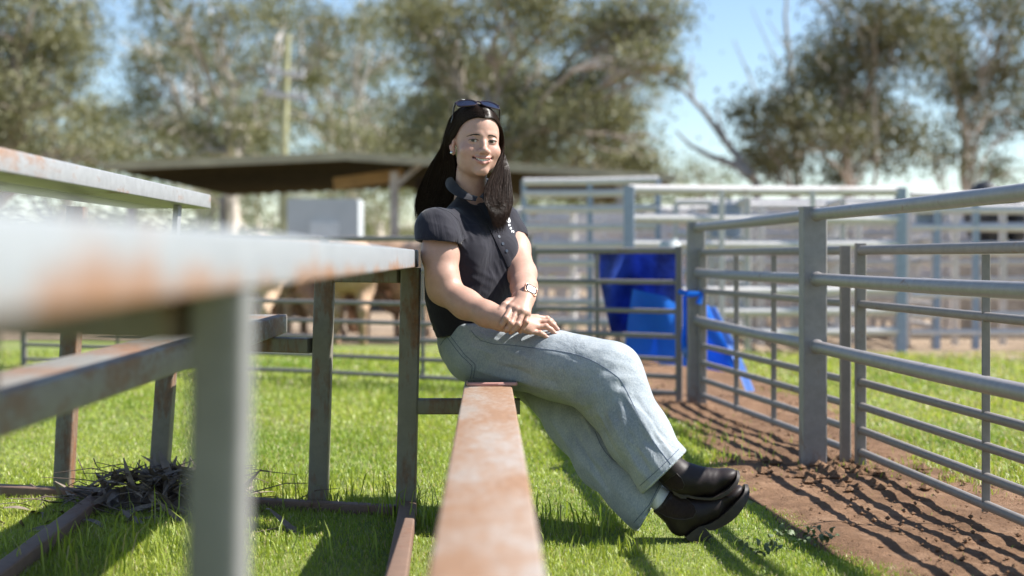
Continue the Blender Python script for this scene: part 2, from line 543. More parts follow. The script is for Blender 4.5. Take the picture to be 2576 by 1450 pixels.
def gum_tree(base, fork, clumps, Y, label, seed, dens=1.0, trunk_r=0.35, tone=1.0, cat='tree', bark='bark', name='gum_tree', drop=0.3):
    rng = np.random.default_rng(seed)
    b = P(base[0], HOR, Y); b[2] = -0.05
    root = empty(name, (b[0], b[1], 0.0), label, cat, 'eucalypts behind the yards')
    f = P(fork[0], fork[1], Y)
    mb = MB()
    tp = curve_pts(b, f, 0, rng)
    mb.tube(tp, list(np.linspace(trunk_r, trunk_r * 0.62, len(tp))), 9)
    lv, lc = [], []
    for (px, py, rx, ry) in clumps:
        Yc = Y + rng.normal(0, 2.2)
        c = P(px, py, Yc)
        r = np.array([rp(rx, Y), rp(rx, Y) * 0.9, rp(ry, Y)])
        k = rng.integers(2, len(tp))
        lp = curve_pts(tp[k], c, 0.06, rng)
        r0 = trunk_r * rng.uniform(0.30, 0.46)
        mb.tube(lp, list(np.linspace(r0, r0 * 0.3, len(lp))), 6)
        for _ in range(9):
            d = rng.normal(0, 1, 3); d /= np.linalg.norm(d)
            e = c + d * r * rng.uniform(0.7, 1.05)
            s = lp[rng.integers(3, len(lp))]
            bp = curve_pts(s, e, 0.05, rng, 4)
            mb.tube(bp, list(np.linspace(r0 * 0.50, 0.022, len(bp))), 4, False)
        # sprays of leaves: little bunches so that gaps stay open
        nb = int(66 * dens * (rx * ry / 9000.0) ** 0.8 * (Y / 45.0) ** 0.5)
        ns = 8
        d = rng.normal(0, 1, (ns, 3)); d /= np.linalg.norm(d, axis=1)[:, None]
        sc = c + d * r * rng.uniform(0.45, 1.05, (ns, 1))
        bc = sc[rng.integers(0, ns, nb)] + rng.normal(0, 1, (nb, 3)) * r * np.array([0.24, 0.24, 0.20])
        per = 30
        spread = 0.36 * rng.uniform(0.6, 1.5, (nb, 1, 1))
        pos = bc[:, None, :] + rng.normal(0, 1, (nb, per, 3)) * spread * np.array([1, 1, 0.75])
        lv.append(pos.reshape(-1, 3))
        base_c = np.array([0.182, 0.185, 0.098]) * tone
        t = rng.random((nb, 1, 1))
        col = base_c * (1 + 0.22 * rng.normal(0, 1, (nb, per, 1)).clip(-1.4, 1.6)) + t * np.array([0.032, 0.022, 0.004])
        lc.append(np.clip(col, 0.02, 1).reshape(-1, 3))
    mb.build('trunk', M[bark], root, True)
    pos = np.concatenate(lv); colr = np.concatenate(lc)
    n = len(pos)
    L = rng.uniform(0.10, 0.24, n)[:, None]; W = rng.uniform(0.022, 0.05, n)[:, None]
    ax = rng.normal(0, 1, (n, 3)); ax[:, 2] -= 1.1; ax /= np.linalg.norm(ax, axis=1)[:, None]
    sd = np.cross(ax, rng.normal(0, 1, (n, 3))); sd /= np.linalg.norm(sd, axis=1)[:, None]
    v = np.stack([pos - ax * L * .5, pos + sd * W, pos + ax * L * .5, pos - sd * W], 1).reshape(-1, 3)
    q = np.arange(n * 4).reshape(n, 4)
    mesh_obj('crown', v, q, M['gumleaf'], root, colors=np.repeat(colr, 4, 0))
    return root

gum_tree((-70, 0), (20, 300), [(60, 40, 150, 100), (-30, 190, 120, 110), (150, 130, 110, 80), (30, 320, 120, 90), (110, 400, 130, 70), (215, 50, 60, 70), (215, 390, 90, 60), (-40, 60, 120, 90), (60, 230, 120, 70), (0, 440, 140, 50), (170, 250, 60, 60)],
         45, 'dense olive gum tree at the far left edge, above the top plank', 31, 1.15, 0.4)
gum_tree((545, 0), (575, 330), [(440, 60, 100, 90), (570, 40, 130, 80), (710, 70, 110, 90), (480, 200, 110, 80), (620, 180, 100, 70), (740, 190, 80, 60), (400, 320, 80, 70), (510, 330, 100, 60), (640, 320, 100, 70), (370, 200, 60, 60), (850, 60, 110, 80), (420, 400, 90, 40), (600, 400, 90, 40), (330, 380, 70, 50)],
         50, 'forked gum tree with a dark leaning trunk behind the power pole', 32, 0.95, 0.34, bark='bark_pale')
gum_tree((870, 0), (880, 300), [(900, 200, 100, 90), (790, 300, 110, 70), (950, 320, 90, 80), (990, 150, 70, 80), (940, 40, 80, 60), (860, 380, 110, 40), (1010, 380, 70, 40), (800, 130, 60, 50)],
         56, 'open pale-limbed gum tree between the power pole and the woman', 33, 0.75, 0.26, 1.08, bark='bark_pale')
gum_tree((1215, 0), (1230, 290), [(1120, 70, 130, 100), (1290, 50, 150, 110), (1470, 50, 140, 90), (1600, 50, 100, 90), (1190, 220, 130, 90), (1340, 200, 140, 100), (1480, 220, 110, 70), (1625, 150, 50, 35), (1100, 330, 110, 80), (1310, 330, 120, 80), (1440, 340, 120, 70), (1550, 320, 80, 60), (1610, 390, 80, 50), (1700, 185, 32, 22), (1680, 60, 35, 60), (1080, 200, 80, 80), (1200, 400, 120, 40), (1500, 420, 110, 30), (1060, 30, 70, 60)],
         42, 'broad olive gum tree filling the sky behind the woman', 34, 1.2, 0.3)
gum_tree((2105, 0), (2110, 330), [(2150, 40, 120, 80), (2070, 140, 90, 80), (2210, 130, 110, 90), (2110, 230, 120, 80), (1970, 250, 60, 50), (1915, 310, 60, 50), (2200, 290, 110, 70), (2070, 340, 110, 60), (1960, 390, 80, 45), (2220, 380, 100, 50), (2290, 50, 40, 70), (1910, 400, 40, 40), (2000, 300, 50, 50), (2130, 430, 80, 30)],
         40, 'tall rounded gum tree to the right of the bare dead tree', 35, 1.2, 0.20, 0.55)
gum_tree((2440, 0), (2430, 330), [(2420, 90, 80, 60), (2520, 60, 70, 80), (2390, 200, 70, 80), (2470, 210, 90, 60), (2560, 170, 50, 80), (2430, 310, 60, 60), (2540, 300, 60, 50), (2370, 390, 60, 40), (2570, 20, 60, 60), (2350, 110, 40, 50), (2510, 420, 70, 35), (2620, 250, 60, 120)],
         46, 'see-through gum tree at the far right edge with thin limbs', 36, 1.0, 0.17, 0.58)
gum_tree((640, 0), (650, 560), [(560, 510, 80, 60), (650, 480, 80, 50), (760, 470, 60, 40), (480, 480, 100, 50), (830, 500, 60, 50)],
         62, 'scrubby low gum seen under the left end of the shed roof', 37, 0.7, 0.18, 1.1, bark='bark_pale')
gum_tree((960, 0), (960, 560), [(940, 520, 60, 60), (1010, 480, 50, 50), (880, 480, 60, 40), (1000, 570, 60, 40)],
         60, 'scrubby low gum seen beside the grey shed post', 38, 0.8, 0.18, 1.1, bark='bark_pale')
gum_tree((1770, 0), (1770, 470), [(1765, 435, 45, 28), (1720, 450, 30, 18), (1810, 455, 40, 18)],
         75, 'small round far-off tree in the gap of sky behind the yards', 39, 1.0, 0.2)

rt = np.random.default_rng(77)
for i, (x0, x1, lab) in enumerate(((-80, 330, 'back-row gum tree behind the far left tree'), (270, 700, 'back-row gum tree low behind the power pole'), (640, 1080, 'back-row gum tree behind the shed ridge'),
                                   (1010, 1420, 'back-row gum tree low behind the woman\'s head'), (1350, 1690, 'back-row gum tree above the right end of the shed roof'))):
    cl = [(rt.uniform(x0, x1), rt.uniform(250, 470), rt.uniform(60, 105), rt.uniform(40, 65)) for _ in range(11)] + [(rt.uniform(x0 + 60, x1 - 60), rt.uniform(120, 260), rt.uniform(60, 100), rt.uniform(40, 70)) for _ in range(4)]
    gum_tree(((x0 + x1) / 2, 0), ((x0 + x1) / 2 + 10, 380), cl, 72, lab, 60 + i, 0.62, 0.28, (0.95, 1.05, 0.9, 1.0, 0.95)[i], bark='bark_pale' if i % 2 else 'bark')

def dead_tree(name, limbs, Y, label):
    b = P(limbs[0][0][0][0], HOR, Y)
    root = empty(name, (b[0], b[1], 0), label, 'dead tree')
    mb = MB()
    for pts, r0, r1 in limbs:
        p3 = [P(x, y, Y + 0.4 * i) for i, (x, y) in enumerate(pts)]
        if pts is limbs[0][0]: p3[0][2] = -0.05
        mb.tube(p3, list(np.linspace(r0, r1, len(p3))), 7)
    mb.build('trunk', M['deadwood'], root, True)
dead_tree('dead_tree', [([(1925, 640), (1900, 455), (1868, 410), (1820, 350), (1770, 280), (1720, 228), (1650, 185)], 0.15, 0.035),
                        ([(1895, 450), (1850, 415), (1790, 395), (1735, 365), (1700, 330)], 0.14, 0.025),
                        ([(1835, 370), (1812, 320), (1800, 260)], 0.07, 0.02), ([(1745, 255), (1735, 200), (1742, 140)], 0.05, 0.02)], 38, 'bare grey dead tree leaning left across the gap of sky')
dead_tree('dead_tree', [([(2010, 640), (2000, 300), (1985, 150), (1975, 40), (1985, -60)], 0.20, 0.03), ([(1990, 200), (1940, 130), (1890, 20)], 0.06, 0.015),
                        ([(1985, 130), (1930, 50)], 0.05, 0.015), ([(1990, 420), (1930, 300), (1880, 180), (1845, 100)], 0.09, 0.02)], 58, 'thin bare dead tree standing up behind the rounded gum')

# far woodland that closes the horizon, one mass
rng = np.random.default_rng(5)
fw = []
for i in range(420):
    x = rng.uniform(-75, 75); y = 125 + rng.uniform(-12, 25)
    top = 4.2 + 2.0 * math.sin(x * 0.13) + 1.3 * math.sin(x * 0.41 + 1)
    if 14 < x * 100 / y < 22: top *= 0.6
    h = rng.uniform(0.1, 1.0) * top
    fw.append(np.array([x, y, h + 0.4]) + rng.normal(0, 1, (70, 3)) * np.array([1.5, 1.5, 0.8]))
pos = np.concatenate(fw); n = len(pos); pos[:, 2] = np.abs(pos[:, 2])
ax = rng.normal(0, 1, (n, 3)); ax /= np.linalg.norm(ax, axis=1)[:, None]
sd = np.cross(ax, rng.normal(0, 1, (n, 3))); sd /= np.linalg.norm(sd, axis=1)[:, None]
v = np.stack([pos - ax * .45, pos + sd * .16, pos + ax * .45, pos - sd * .16], 1).reshape(-1, 3)
cc = np.clip(np.array([0.16, 0.16, 0.08]) * (1 + 0.3 * rng.normal(0, 1, (n, 1))), 0.02, 1)
tag(mesh_obj('far_woodland', v, np.arange(n * 4).reshape(n, 4), M['gumleaf'], colors=np.repeat(cc, 4, 0)), kind='stuff')

# ------------------------------------------------------------------ shed behind the yards
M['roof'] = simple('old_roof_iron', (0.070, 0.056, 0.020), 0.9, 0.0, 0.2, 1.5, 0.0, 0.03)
M['fascia'] = simple('weathered_fascia', (0.33, 0.30, 0.20), 0.7, 0, 0.2, 2.0)
M['post_wood'] = simple('weathered_timber', (0.40, 0.36, 0.31), 0.85, 0, 0.3, 4.0)
M['beam_wood'] = simple('yellow_timber', (0.34, 0.21, 0.08), 0.8, 0, 0.25, 3.0)
M['shadewall'] = simple('shaded_iron_wall', (0.045, 0.035, 0.028), 0.8, 0, 0.3, 3.0)  # near-black colour holds the shade under the shed roof
M['whitebox'] = simple('white_cabinet_paint', (0.44, 0.47, 0.48), 0.5, 0, 0.06, 3.0)
YS = 22.0
s0 = P(870, 388, YS)
shed = empty('shed', (s0[0], YS, 0), 'low open shed with a dark underside to its broad gable roof, behind the woman', 'shed')
A, B, C = P(262, 417, YS), P(870, 390, YS), P(1700, 447, YS)
def slab(name, a, b, d, th, mat, ribs=True):
    mb = MB()
    k = 26 if ribs else 1
    top, bot = [], []
    for i in range(k + 1):
        t = i / k
        off2 = 0.035 if ribs and i % 2 else 0.0
        for y in (YS, YS + d):
            p = a + (b - a) * t
            top.append((p[0], y, p[2] + off2)); bot.append((p[0], y, p[2] + off2 - th))
    v = top + bot; n2 = len(top); f = []
    for i in range(k):
        a0 = 2 * i
        f.append((a0, a0 + 2, a0 + 3, a0 + 1)); f.append((n2 + a0, n2 + a0 + 1, n2 + a0 + 3, n2 + a0 + 2))
        f.append((a0, n2 + a0, n2 + a0 + 2, a0 + 2)); f.append((a0 + 1, a0 + 3, n2 + a0 + 3, n2 + a0 + 1))
    f += [(0, 1, n2 + 1, n2), (n2 - 2, 2 * n2 - 2, 2 * n2 - 1, n2 - 1)]
    mb.add(v, f)
    return mb.build(name, mat, shed)
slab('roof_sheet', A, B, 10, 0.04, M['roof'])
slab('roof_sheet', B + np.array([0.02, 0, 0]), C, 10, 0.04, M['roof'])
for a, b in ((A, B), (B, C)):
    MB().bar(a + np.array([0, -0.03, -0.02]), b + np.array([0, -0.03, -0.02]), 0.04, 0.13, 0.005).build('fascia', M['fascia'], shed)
for px, y in ((992, 22.4), (330, 22.4), (1560, 22.4), (560, 31.5), (1085, 31.5), (1500, 31.5)):
    x = (px - CX) / K * y
    zt = 2.2 if px > 400 else 2.1
    MB().bar((x, y, -0.05), (x, y, zt - (0.15 if px > 1400 else 0)), 0.13, 0.13, 0.01, (0, 1, 0)).build('post', M['post_wood'], shed)
pb = P(992, 470, 22.4)
MB().bar(pb, P(1060, 412, 22.4), 0.08, 0.08).build('brace', M['post_wood'], shed)
MB().bar(P(840, 464, 23.0), P(1015, 440, 23.0), 0.12, 0.20).build('beam', M['beam_wood'], shed)
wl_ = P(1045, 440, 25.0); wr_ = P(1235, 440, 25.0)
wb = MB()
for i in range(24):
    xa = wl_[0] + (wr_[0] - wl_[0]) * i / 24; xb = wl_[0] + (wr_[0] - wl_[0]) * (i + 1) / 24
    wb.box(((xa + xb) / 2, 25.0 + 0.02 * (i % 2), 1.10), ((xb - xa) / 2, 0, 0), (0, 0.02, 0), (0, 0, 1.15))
wb.build('iron_wall', M['shadewall'], shed)

c0 = P(812, 545, 20.0)
cab = empty('cabinet', (c0[0], 20.0, 0), 'white boxy cabinet standing in front of the shed, left of the grey post', 'cabinet')
MB().box((c0[0], 20.35, 1.0), (0.50, 0, 0), (0, 0.35, 0), (0, 0, 0.68), 0.03).build('body', M['whitebox'], cab, True)
MB().box((c0[0] + 0.02, 19.985, 1.05), (0.20, 0, 0), (0, 0.012, 0), (0, 0, 0.30), 0.01).build('door_panel', simple('cabinet_panel_paint', (0.58, 0.61, 0.62), 0.45), cab)
for sx in (-1, 1):
    MB().box((c0[0] + sx * 0.42, 20.35, 0.16), (0.04, 0, 0), (0, 0.3, 0), (0, 0, 0.16)).build('foot', M['post_wood'], cab)

# power pole
M['polewood'] = simple('green_treated_pole', (0.33, 0.33, 0.19), 0.8, 0, 0.2, 2.0)
M['arm'] = simple('crossarm_timber', (0.56, 0.54, 0.53), 0.7, 0, 0.15, 3.0)
pp = P(715, HOR, 40.0)
pole = empty('power_pole', (pp[0], 40.0, 0), 'greenish power pole with two pale crossarms in front of the gums', 'power pole')
MB().tube([(pp[0] - 0.03, 40, -0.1), P(713, 380, 40), P(722, 85, 40)], [0.14, 0.12, 0.10], 10).build('pole', M['polewood'], pole, True)
for (xa, ya, xb, yb) in ((668, 177, 766, 192), (668, 234, 772, 248)):
    arm = MB().bar(P(xa, ya, 39.85), P(xb, yb, 39.85), 0.12, 0.14).build('crossarm', M['arm'], pole)
    for t in (0.06, 0.3, 0.72, 0.95):
        p = P(xa, ya, 39.85) * (1 - t) + P(xb, yb, 39.85) * t
        MB().tube([p + np.array([0, 0, 0.07]), p + np.array([0, 0, 0.15]), p + np.array([0, 0, 0.22])], [0.03, 0.055, 0.03], 8).build('insulator', M['whitebox'], arm, True)

# ------------------------------------------------------------------ sheep yards and rails
def rail_fence(name, label, cat, p0, p1, zs, rad, posts, post_w, post_top, mat, pmat, group=None, posts_round=False):
    p0, p1 = np.array(p0, float), np.array(p1, float)
    root = empty(name, ((p0[0] + p1[0]) / 2, (p0[1] + p1[1]) / 2, 0), label, cat, group)
    for z in zs:
        r = rad if np.isscalar(rad) else rad[0]
        MB().tube([(p0[0], p0[1], z), ((p0[0] + p1[0]) / 2, (p0[1] + p1[1]) / 2, z - 0.006), (p1[0], p1[1], z)], r, 9).build('rail', M[mat], root, True, 50)
    for t in posts:
        p = p0 + (p1 - p0) * t
        MB().bar((p[0], p[1], -0.05), (p[0], p[1], post_top), post_w, post_w, 0.006, (0, 1, 0)).build('post', M[pmat], root)
    posts = list(posts)
    for i in range(len(posts) - 1):
        for t in ((posts[i] * 2 + posts[i + 1]) / 3, (posts[i] + posts[i + 1] * 2) / 3):
            if np.linalg.norm(p1 - p0) * (posts[i + 1] - posts[i]) < 1.2: continue
            p = p0 + (p1 - p0) * t
            MB().bar((p[0], p[1] - rad - 0.004, min(zs) - 0.03), (p[0], p[1] - rad - 0.004, max(zs)), 0.05, 0.008, 0.002, (0, 1, 0)).build('stay', M[mat], root)
    return root

GY = 'rear yard rails'
def px_at(px, Y): return (px - CX) / K * Y
rail_fence('yard_fence', 'pale yard fence with blue-grey posts nearest behind the blue tarp', 'yard fence', (px_at(1582, 12.2), 12.2), (px_at(2266, 12.5), 12.5),
           [1.43, 1.18, 0.96, 0.56, 0.38, 0.20], 0.042, [0, 1.0], 0.088, 1.46, 'yard', 'yard_post', GY)
rail_fence('yard_fence', 'long pale yard fence running out of frame behind the right gate', 'yard fence', (px_at(2290, 13.0), 13.0), (px_at(3100, 13.2), 13.2),
           [1.42, 1.28, 1.12, 0.9, 0.5, 0.32, 0.16], 0.036, [0.08, 0.2, 0.55, 1.0], 0.06, 1.40, 'yard', 'yard_post', GY)
rail_fence('yard_fence', 'second row of yard rails with a curved-end top rail behind the first', 'yard fence', (px_at(1700, 14.2), 14.2), (px_at(2250, 13.9), 13.9),
           [1.40, 1.24, 1.08, 0.90, 0.7, 0.5, 0.3], 0.034, [0.0, 0.18, 0.36, 0.55, 0.8, 1], 0.055, 1.38, 'yard', 'yard', GY)
rail_fence('yard_fence', 'rusty-topped yard rails just right of the woman and her sleeve', 'yard fence', (px_at(1318, 14.6), 14.6), (px_at(1655, 14.2), 14.2),
           [1.62, 1.50, 1.34, 1.16, 0.98, 0.8, 0.6, 0.4, 0.2], 0.04, [0, 0.5, 1], 0.055, 1.64, 'yard', 'yard_post', GY)
rail_fence('yard_fence', 'low yard rails behind the rusty-topped rails', 'yard fence', (px_at(1300, 16.5), 16.5), (px_at(1820, 16.5), 16.5),
           [1.40, 1.28, 1.15, 1.02, 0.88, 0.7, 0.52, 0.34, 0.17], 0.034, [0, 0.14, 0.28, 0.42, 0.57, 0.71, 0.86, 1], 0.065, 1.42, 'yard', 'yard', GY)
rail_fence('yard_fence', 'wide yard row crossing the middle of the yards', 'yard fence', (px_at(1500, 18), 18), (px_at(3000, 18.5), 18.5),
           [1.45, 1.3, 1.14, 0.98, 0.8, 0.62, 0.44, 0.26], 0.036, np.linspace(0, 1, 14), 0.06, 1.45, 'yard', 'yard', GY)
rail_fence('yard_fence', 'far yard row under the gum trees', 'yard fence', (px_at(1350, 22), 22), (px_at(3000, 22), 22),
           [1.5, 1.34, 1.16, 0.98, 0.8, 0.6, 0.4, 0.2], 0.04, np.linspace(0, 1, 18), 0.065, 1.5, 'yard', 'yard', GY)
rail_fence('yard_fence', 'farthest yard row before the trees', 'yard fence', (px_at(1300, 28), 28), (px_at(3200, 28), 28),
           [1.6, 1.42, 1.22, 1.02, 0.8, 0.58, 0.36], 0.045, np.linspace(0, 1, 20), 0.07, 1.6, 'yard', 'yard', GY)
for i, (pxa, ya, yb, lab) in enumerate(((1880, 12.6, 18, 'yard race running away from the pale fence, left rails'), (2120, 12.8, 18, 'yard race running away from the pale fence, right rails'),
                                        (2350, 13.2, 22, 'yard rails running away behind the right gate'), (1440, 14.6, 22, 'yard rails running away behind the woman'))):
    x = px_at(pxa, ya)
    rail_fence('yard_fence', lab, 'yard fence', (x, ya), (x + 0.4, yb), [1.36, 1.2, 1.02, 0.82, 0.6, 0.4, 0.2], 0.032, np.linspace(0, 1, 5), 0.055, 1.36, 'yard', 'yard', GY)

for i, (Y, pa, pb, zs, lab) in enumerate(((13.5, 1790, 3000, [1.34, 1.16, 0.98, 0.8, 0.64, 0.48, 0.3], 'thin-railed yard row just behind the right gate and nearest fence'), (19.0, 1330, 2400, [1.48, 1.3, 1.1, 0.92, 0.74, 0.56], 'thin yard row behind the rusty-topped rails'), (15.4, 1740, 3000, [1.38, 1.22, 1.04, 0.86, 0.66, 0.46, 0.26], 'tight yard row just behind the second row of rails'), (17.0, 1900, 3000, [1.5, 1.36, 1.2, 1.02, 0.84, 0.62, 0.4], 'yard row with close rails in the middle of the right yards'),
                                       (20.0, 1320, 2900, [1.55, 1.38, 1.22, 1.04, 0.86, 0.66, 0.44], 'yard row between the wide middle row and the far row'), (25.0, 1320, 3100, [1.62, 1.45, 1.28, 1.1, 0.9, 0.68, 0.46], 'second farthest yard row'))):
    rail_fence('yard_fence', lab, 'yard fence', (px_at(pa, Y), Y), (px_at(pb, Y + 0.3), Y + 0.3), zs, 0.029, np.linspace(0, 1, 11 + 2 * i), 0.06, max(zs), 'yard', 'yard', GY)

# sorting-gate plates hung in the yards
for px, py, Y, w, h, lab in ((1835, 555, 13.4, 0.34, 0.32, 'blue-grey steel plate hung in the yards behind the first fence'), (2337, 548, 13.1, 0.24, 0.14, 'small blue-grey plate on the thin post behind the right gate')):
    c = P(px, py, Y)
    pl = empty('steel_plate', c, lab, 'plate')
    MB().box(c, (w / 2, 0, 0), (0, 0.01, 0), (0, 0, h / 2), 0.008).build('sheet', M['yard_post'], pl)
    MB().box(c + np.array([0, 0.02, 0]), (0.02, 0, 0), (0, 0.008, 0), (0, 0, h / 2 + 0.05)).build('strap', M['yard'], pl)

# white drum behind the blue tarp
dc = P(1685, 625, 11.0)
drum = empty('drum', (dc[0], 11.0, 0), 'white plastic drum showing above the rail behind the blue tarp', 'drum')
MB().tube([(dc[0], 11, 0.0), (dc[0], 11, 0.3), (dc[0], 11, 0.32), (dc[0], 11, 0.62), (dc[0], 11, 0.64), (dc[0], 11, 0.93), (dc[0], 11, 0.97)], [0.085, 0.088, 0.094, 0.088, 0.094, 0.088, 0.07], 20).build('barrel', M['whitebox'], drum, True)
MB().tube([(dc[0] + 0.03, 11, 0.97), (dc[0] + 0.03, 11, 0.995)], 0.025, 10).build('bung', M['whitebox'], drum)

# dark covered load behind the rails at the right
M['darkcover'] = simple('black_cover', (0.018, 0.019, 0.022), 0.6, 0, 0.3, 4.0)
lc_ = P(2500, 470, 15.0)
ld = empty('covered_load', (lc_[0], 15.0, 0), 'black lumpy covered load showing above the rails at the far right', 'load')
lm = MB(); lm.ell((lc_[0] - 0.10, 15.0, 1.30), (0.20, 0.3, 0.36), 14, 10).ell((lc_[0] + 0.22, 15.1, 1.25), (0.16, 0.3, 0.32), 14, 10)
lm.build('cover', M['darkcover'], ld, True)
MB().box((lc_[0] + 0.05, 15.05, 0.5), (0.30, 0, 0), (0, 0.3, 0), (0, 0, 0.5), 0.03).build('crate', M['post_wood'], ld)

# ------------------------------------------------------------------ rail fence on the right and sheep panels
def fx(y): return 1.21 + 0.066 * (5.72 - y)
fence = empty('rail_fence', (fx(5.72), 5.72, 0), 'grey pipe fence with square steel posts running away along the dirt on the right', 'fence')
ZS = (1.016, 0.757, 0.487)
posts_y = (3.25, 5.72, 8.13)
for y in posts_y:
    pm = MB().box((fx(y), y, 0.495), (0.048, 0, 0), (0, 0, 0.545), (0, 0.048, 0), 0.006)
    po = pm.build('post', M['galv_post'], fence)
    MB().box((fx(y), y, 1.043), (0.05, 0, 0), (0, 0.05, 0), (0, 0, 0.004)).build('cap', M['galv'], po)
for ya, yb in ((posts_y[0], posts_y[1]), (posts_y[1], posts_y[2])):
    for z in ZS:
        p0 = np.array([fx(ya) + 0.006, ya + 0.049, z]); p1 = np.array([fx(yb) + 0.006, yb - 0.049, z])
        rl = MB().tube([p0 + (p1 - p0) * t + np.array([0, 0, -0.004 * math.sin(math.pi * t)]) for t in np.linspace(0, 1, 9)], 0.0245, 14).build('rail', M['galv'], fence, True, 50)
        for e, dr in ((p0, 1), (p1, -1)):
            MB().tube([e + np.array([0, -0.002 * dr, 0]), e + np.array([0, 0.010 * dr, 0])], [0.031, 0.026], 14).build('weld', M['galv'], rl, True, 50)

def sheep_panel(label, p0, p1, zs, stays, top, group, stile=0.042, r=0.0155):
    p0, p1 = np.array([*p0, 0.0]), np.array([*p1, 0.0])
    c = (p0 + p1) / 2
    root = empty('pipe_panel', c, label, 'panel', group)
    d = (p1 - p0) / np.linalg.norm(p1 - p0)
    for e in (p0, p1):
        MB().bar(e + np.array([0, 0, 0.0]), e + np.array([0, 0, top]), stile, stile * 0.8, 0.005, (0, 1, 0)).build('stile', M['panel'], root)
    for i, z in enumerate(zs):
        rr = r * (1.25 if i == 0 else 1.0)
        rl = MB().tube([p0 + d * 0.015 + np.array([0, 0, z]), (p0 + p1) / 2 + np.array([0, 0, z]), p1 - d * 0.015 + np.array([0, 0, z])], rr, 10).build('rail', M['panel'], root, True, 50)
    for t in stays:
        p = p0 + (p1 - p0) * t
        MB().bar(p + np.array([0, 0, zs[-1] - 0.02]), p + np.array([0, 0, zs[0] - 0.02]), 0.026, 0.008, 0.002, (0, 1, 0)).build('stay', M['panel'], root)
    return root

PZ = (0.872, 0.656, 0.456, 0.344, 0.248, 0.152, 0.064)
GP = 'sheep panels'
def gx(y): return 1.395 + 0.075 * (5.72 - y)
sheep_panel('nearest sheep panel beside the pipe fence, at the right edge', (gx(5.70), 5.70), (gx(2.9), 2.9), PZ, [0.44], 0.90, GP)
sheep_panel('sheep panel between the two square fence posts on the right', (gx(5.80) - 0.03, 5.80), (px_at(1768, 8.05), 8.05), PZ, [0.42, 0.70], 0.89, GP)
sheep_panel('sheep panel with the blue tarp hung on it', (px_at(1708, 8.25), 8.25), (px_at(1345, 8.85), 8.85), (0.885, 0.70, 0.53, 0.385, 0.25, 0.15, 0.055), [0.55], 0.91, GP, 0.038)
sheep_panel('sheep panel behind the woman and the bleacher legs', (px_at(1330, 8.9), 8.9), (px_at(820, 9.75), 9.75), (0.97, 0.76, 0.54, 0.41, 0.30, 0.175, 0.06), [0.5], 0.98, GP)
sheep_panel('sheep panel in front of the sheep, behind the blurred near leg', (px_at(812, 9.77), 9.77), (px_at(60, 11.0), 11.0), (0.97, 0.76, 0.54, 0.41, 0.30, 0.175, 0.06), [0.3, 0.66], 0.98, GP)

# ------------------------------------------------------------------ blue tarp tied to the panel
def cloth_mat(name, col, dark, rough=0.5, sc=3.0):
    m, n, l, b = nt(name)
    r = ramp(n, [(0.35, dark), (0.65, col)])
    l.new(noise(n, l, wpos(n), sc, 5, 0.6), r.inputs[0])
    l.new(r.outputs[0], b.inputs['Base Color'])
    b.inputs['Roughness'].default_value = rough
    tr = n.new('ShaderNodeBsdfTranslucent'); l.new(r.outputs[0], tr.inputs['Color'])
    mx = n.new('ShaderNodeMixShader'); mx.inputs[0].default_value = 0.5
    l.new(b.outputs[0], mx.inputs[1]); l.new(tr.outputs[0], mx.inputs[2]); l.new(mx.outputs[0], n['Material Output'].inputs['Surface'])
    return m
M['tarp'] = cloth_mat('bright_blue_tarp', (0.018, 0.27, 0.90), (0.012, 0.21, 0.80), 0.45)
M['tarp_dark'] = cloth_mat('dark_blue_mesh', (0.06, 0.14, 0.60), (0.018, 0.04, 0.24), 0.5, 5.0)
M['strap'] = cloth_mat('pale_blue_strap', (0.22, 0.42, 0.85), (0.15, 0.32, 0.75), 0.5)
def sheet(name, left, right, parent, mat, amp, seed, n=26, m=30):
    """cloth between two edge polylines (px, py, Y), with folds, 3 mm thick"""
    r = np.random.default_rng(seed)
    def samp(pl, t):
        pl = np.array([P(*q) for q in pl]); s = np.linspace(0, 1, len(pl))
        return np.stack([np.interp(t, s, pl[:, k]) for k in range(3)], -1)
    t = np.linspace(0, 1, m)
    Lp, Rp = samp(left, t), samp(right, t)
    u = np.linspace(0, 1, n)[None, :, None]
    g = Lp[:, None] * (1 - u) + Rp[:, None] * u
    U, T = np.meshgrid(np.linspace(0, 1, n), t)
    w = np.zeros_like(U)
    for _ in range(6):
        w += r.normal(0, 1) * np.sin(r.uniform(4, 16) * U + r.uniform(-4, 4) * T + r.uniform(0, 6)) / 2.4
    g[..., 1] += amp * w
    b2 = g + np.array([0, 0.003, 0])
    v = np.concatenate([g.reshape(-1, 3), b2.reshape(-1, 3)])
    idx = np.arange(m * n).reshape(m, n)
    f = [(idx[i, j], idx[i, j + 1], idx[i + 1, j + 1], idx[i + 1, j]) for i in range(m - 1) for j in range(n - 1)]
    f += [tuple(m * n + k for k in q[::-1]) for q in f]
    return mesh_obj(name, v, f, mat, parent, True)
tp0 = P(1650, 650, 8.5)
tarp = empty('tarp', (tp0[0], 8.5, 0), 'bright blue tarp with a dark blue mesh end tied to the sheep panel', 'tarp')
sheet('tarp_sheet', [(1592, 728, 8.52), (1580, 800, 8.55), (1570, 900, 8.6)], [(1785, 770, 8.62), (1822, 850, 8.66), (1862, 942, 8.7)], tarp, M['tarp'], 0.02, 2)
sheet('dark_mesh', [(1492, 636, 8.68), (1510, 720, 8.68), (1535, 840, 8.70)], [(1714, 636, 8.46), (1716, 720, 8.62), (1700, 840, 8.68)], tarp, M['tarp_dark'], 0.065, 3)
sheet('edge_strap', [(1783, 772, 8.60), (1830, 868, 8.62), (1876, 985, 8.42)], [(1800, 772, 8.60), (1852, 868, 8.62), (1899, 985, 8.42)], tarp, M['strap'], 0.004, 5, 4, 20)
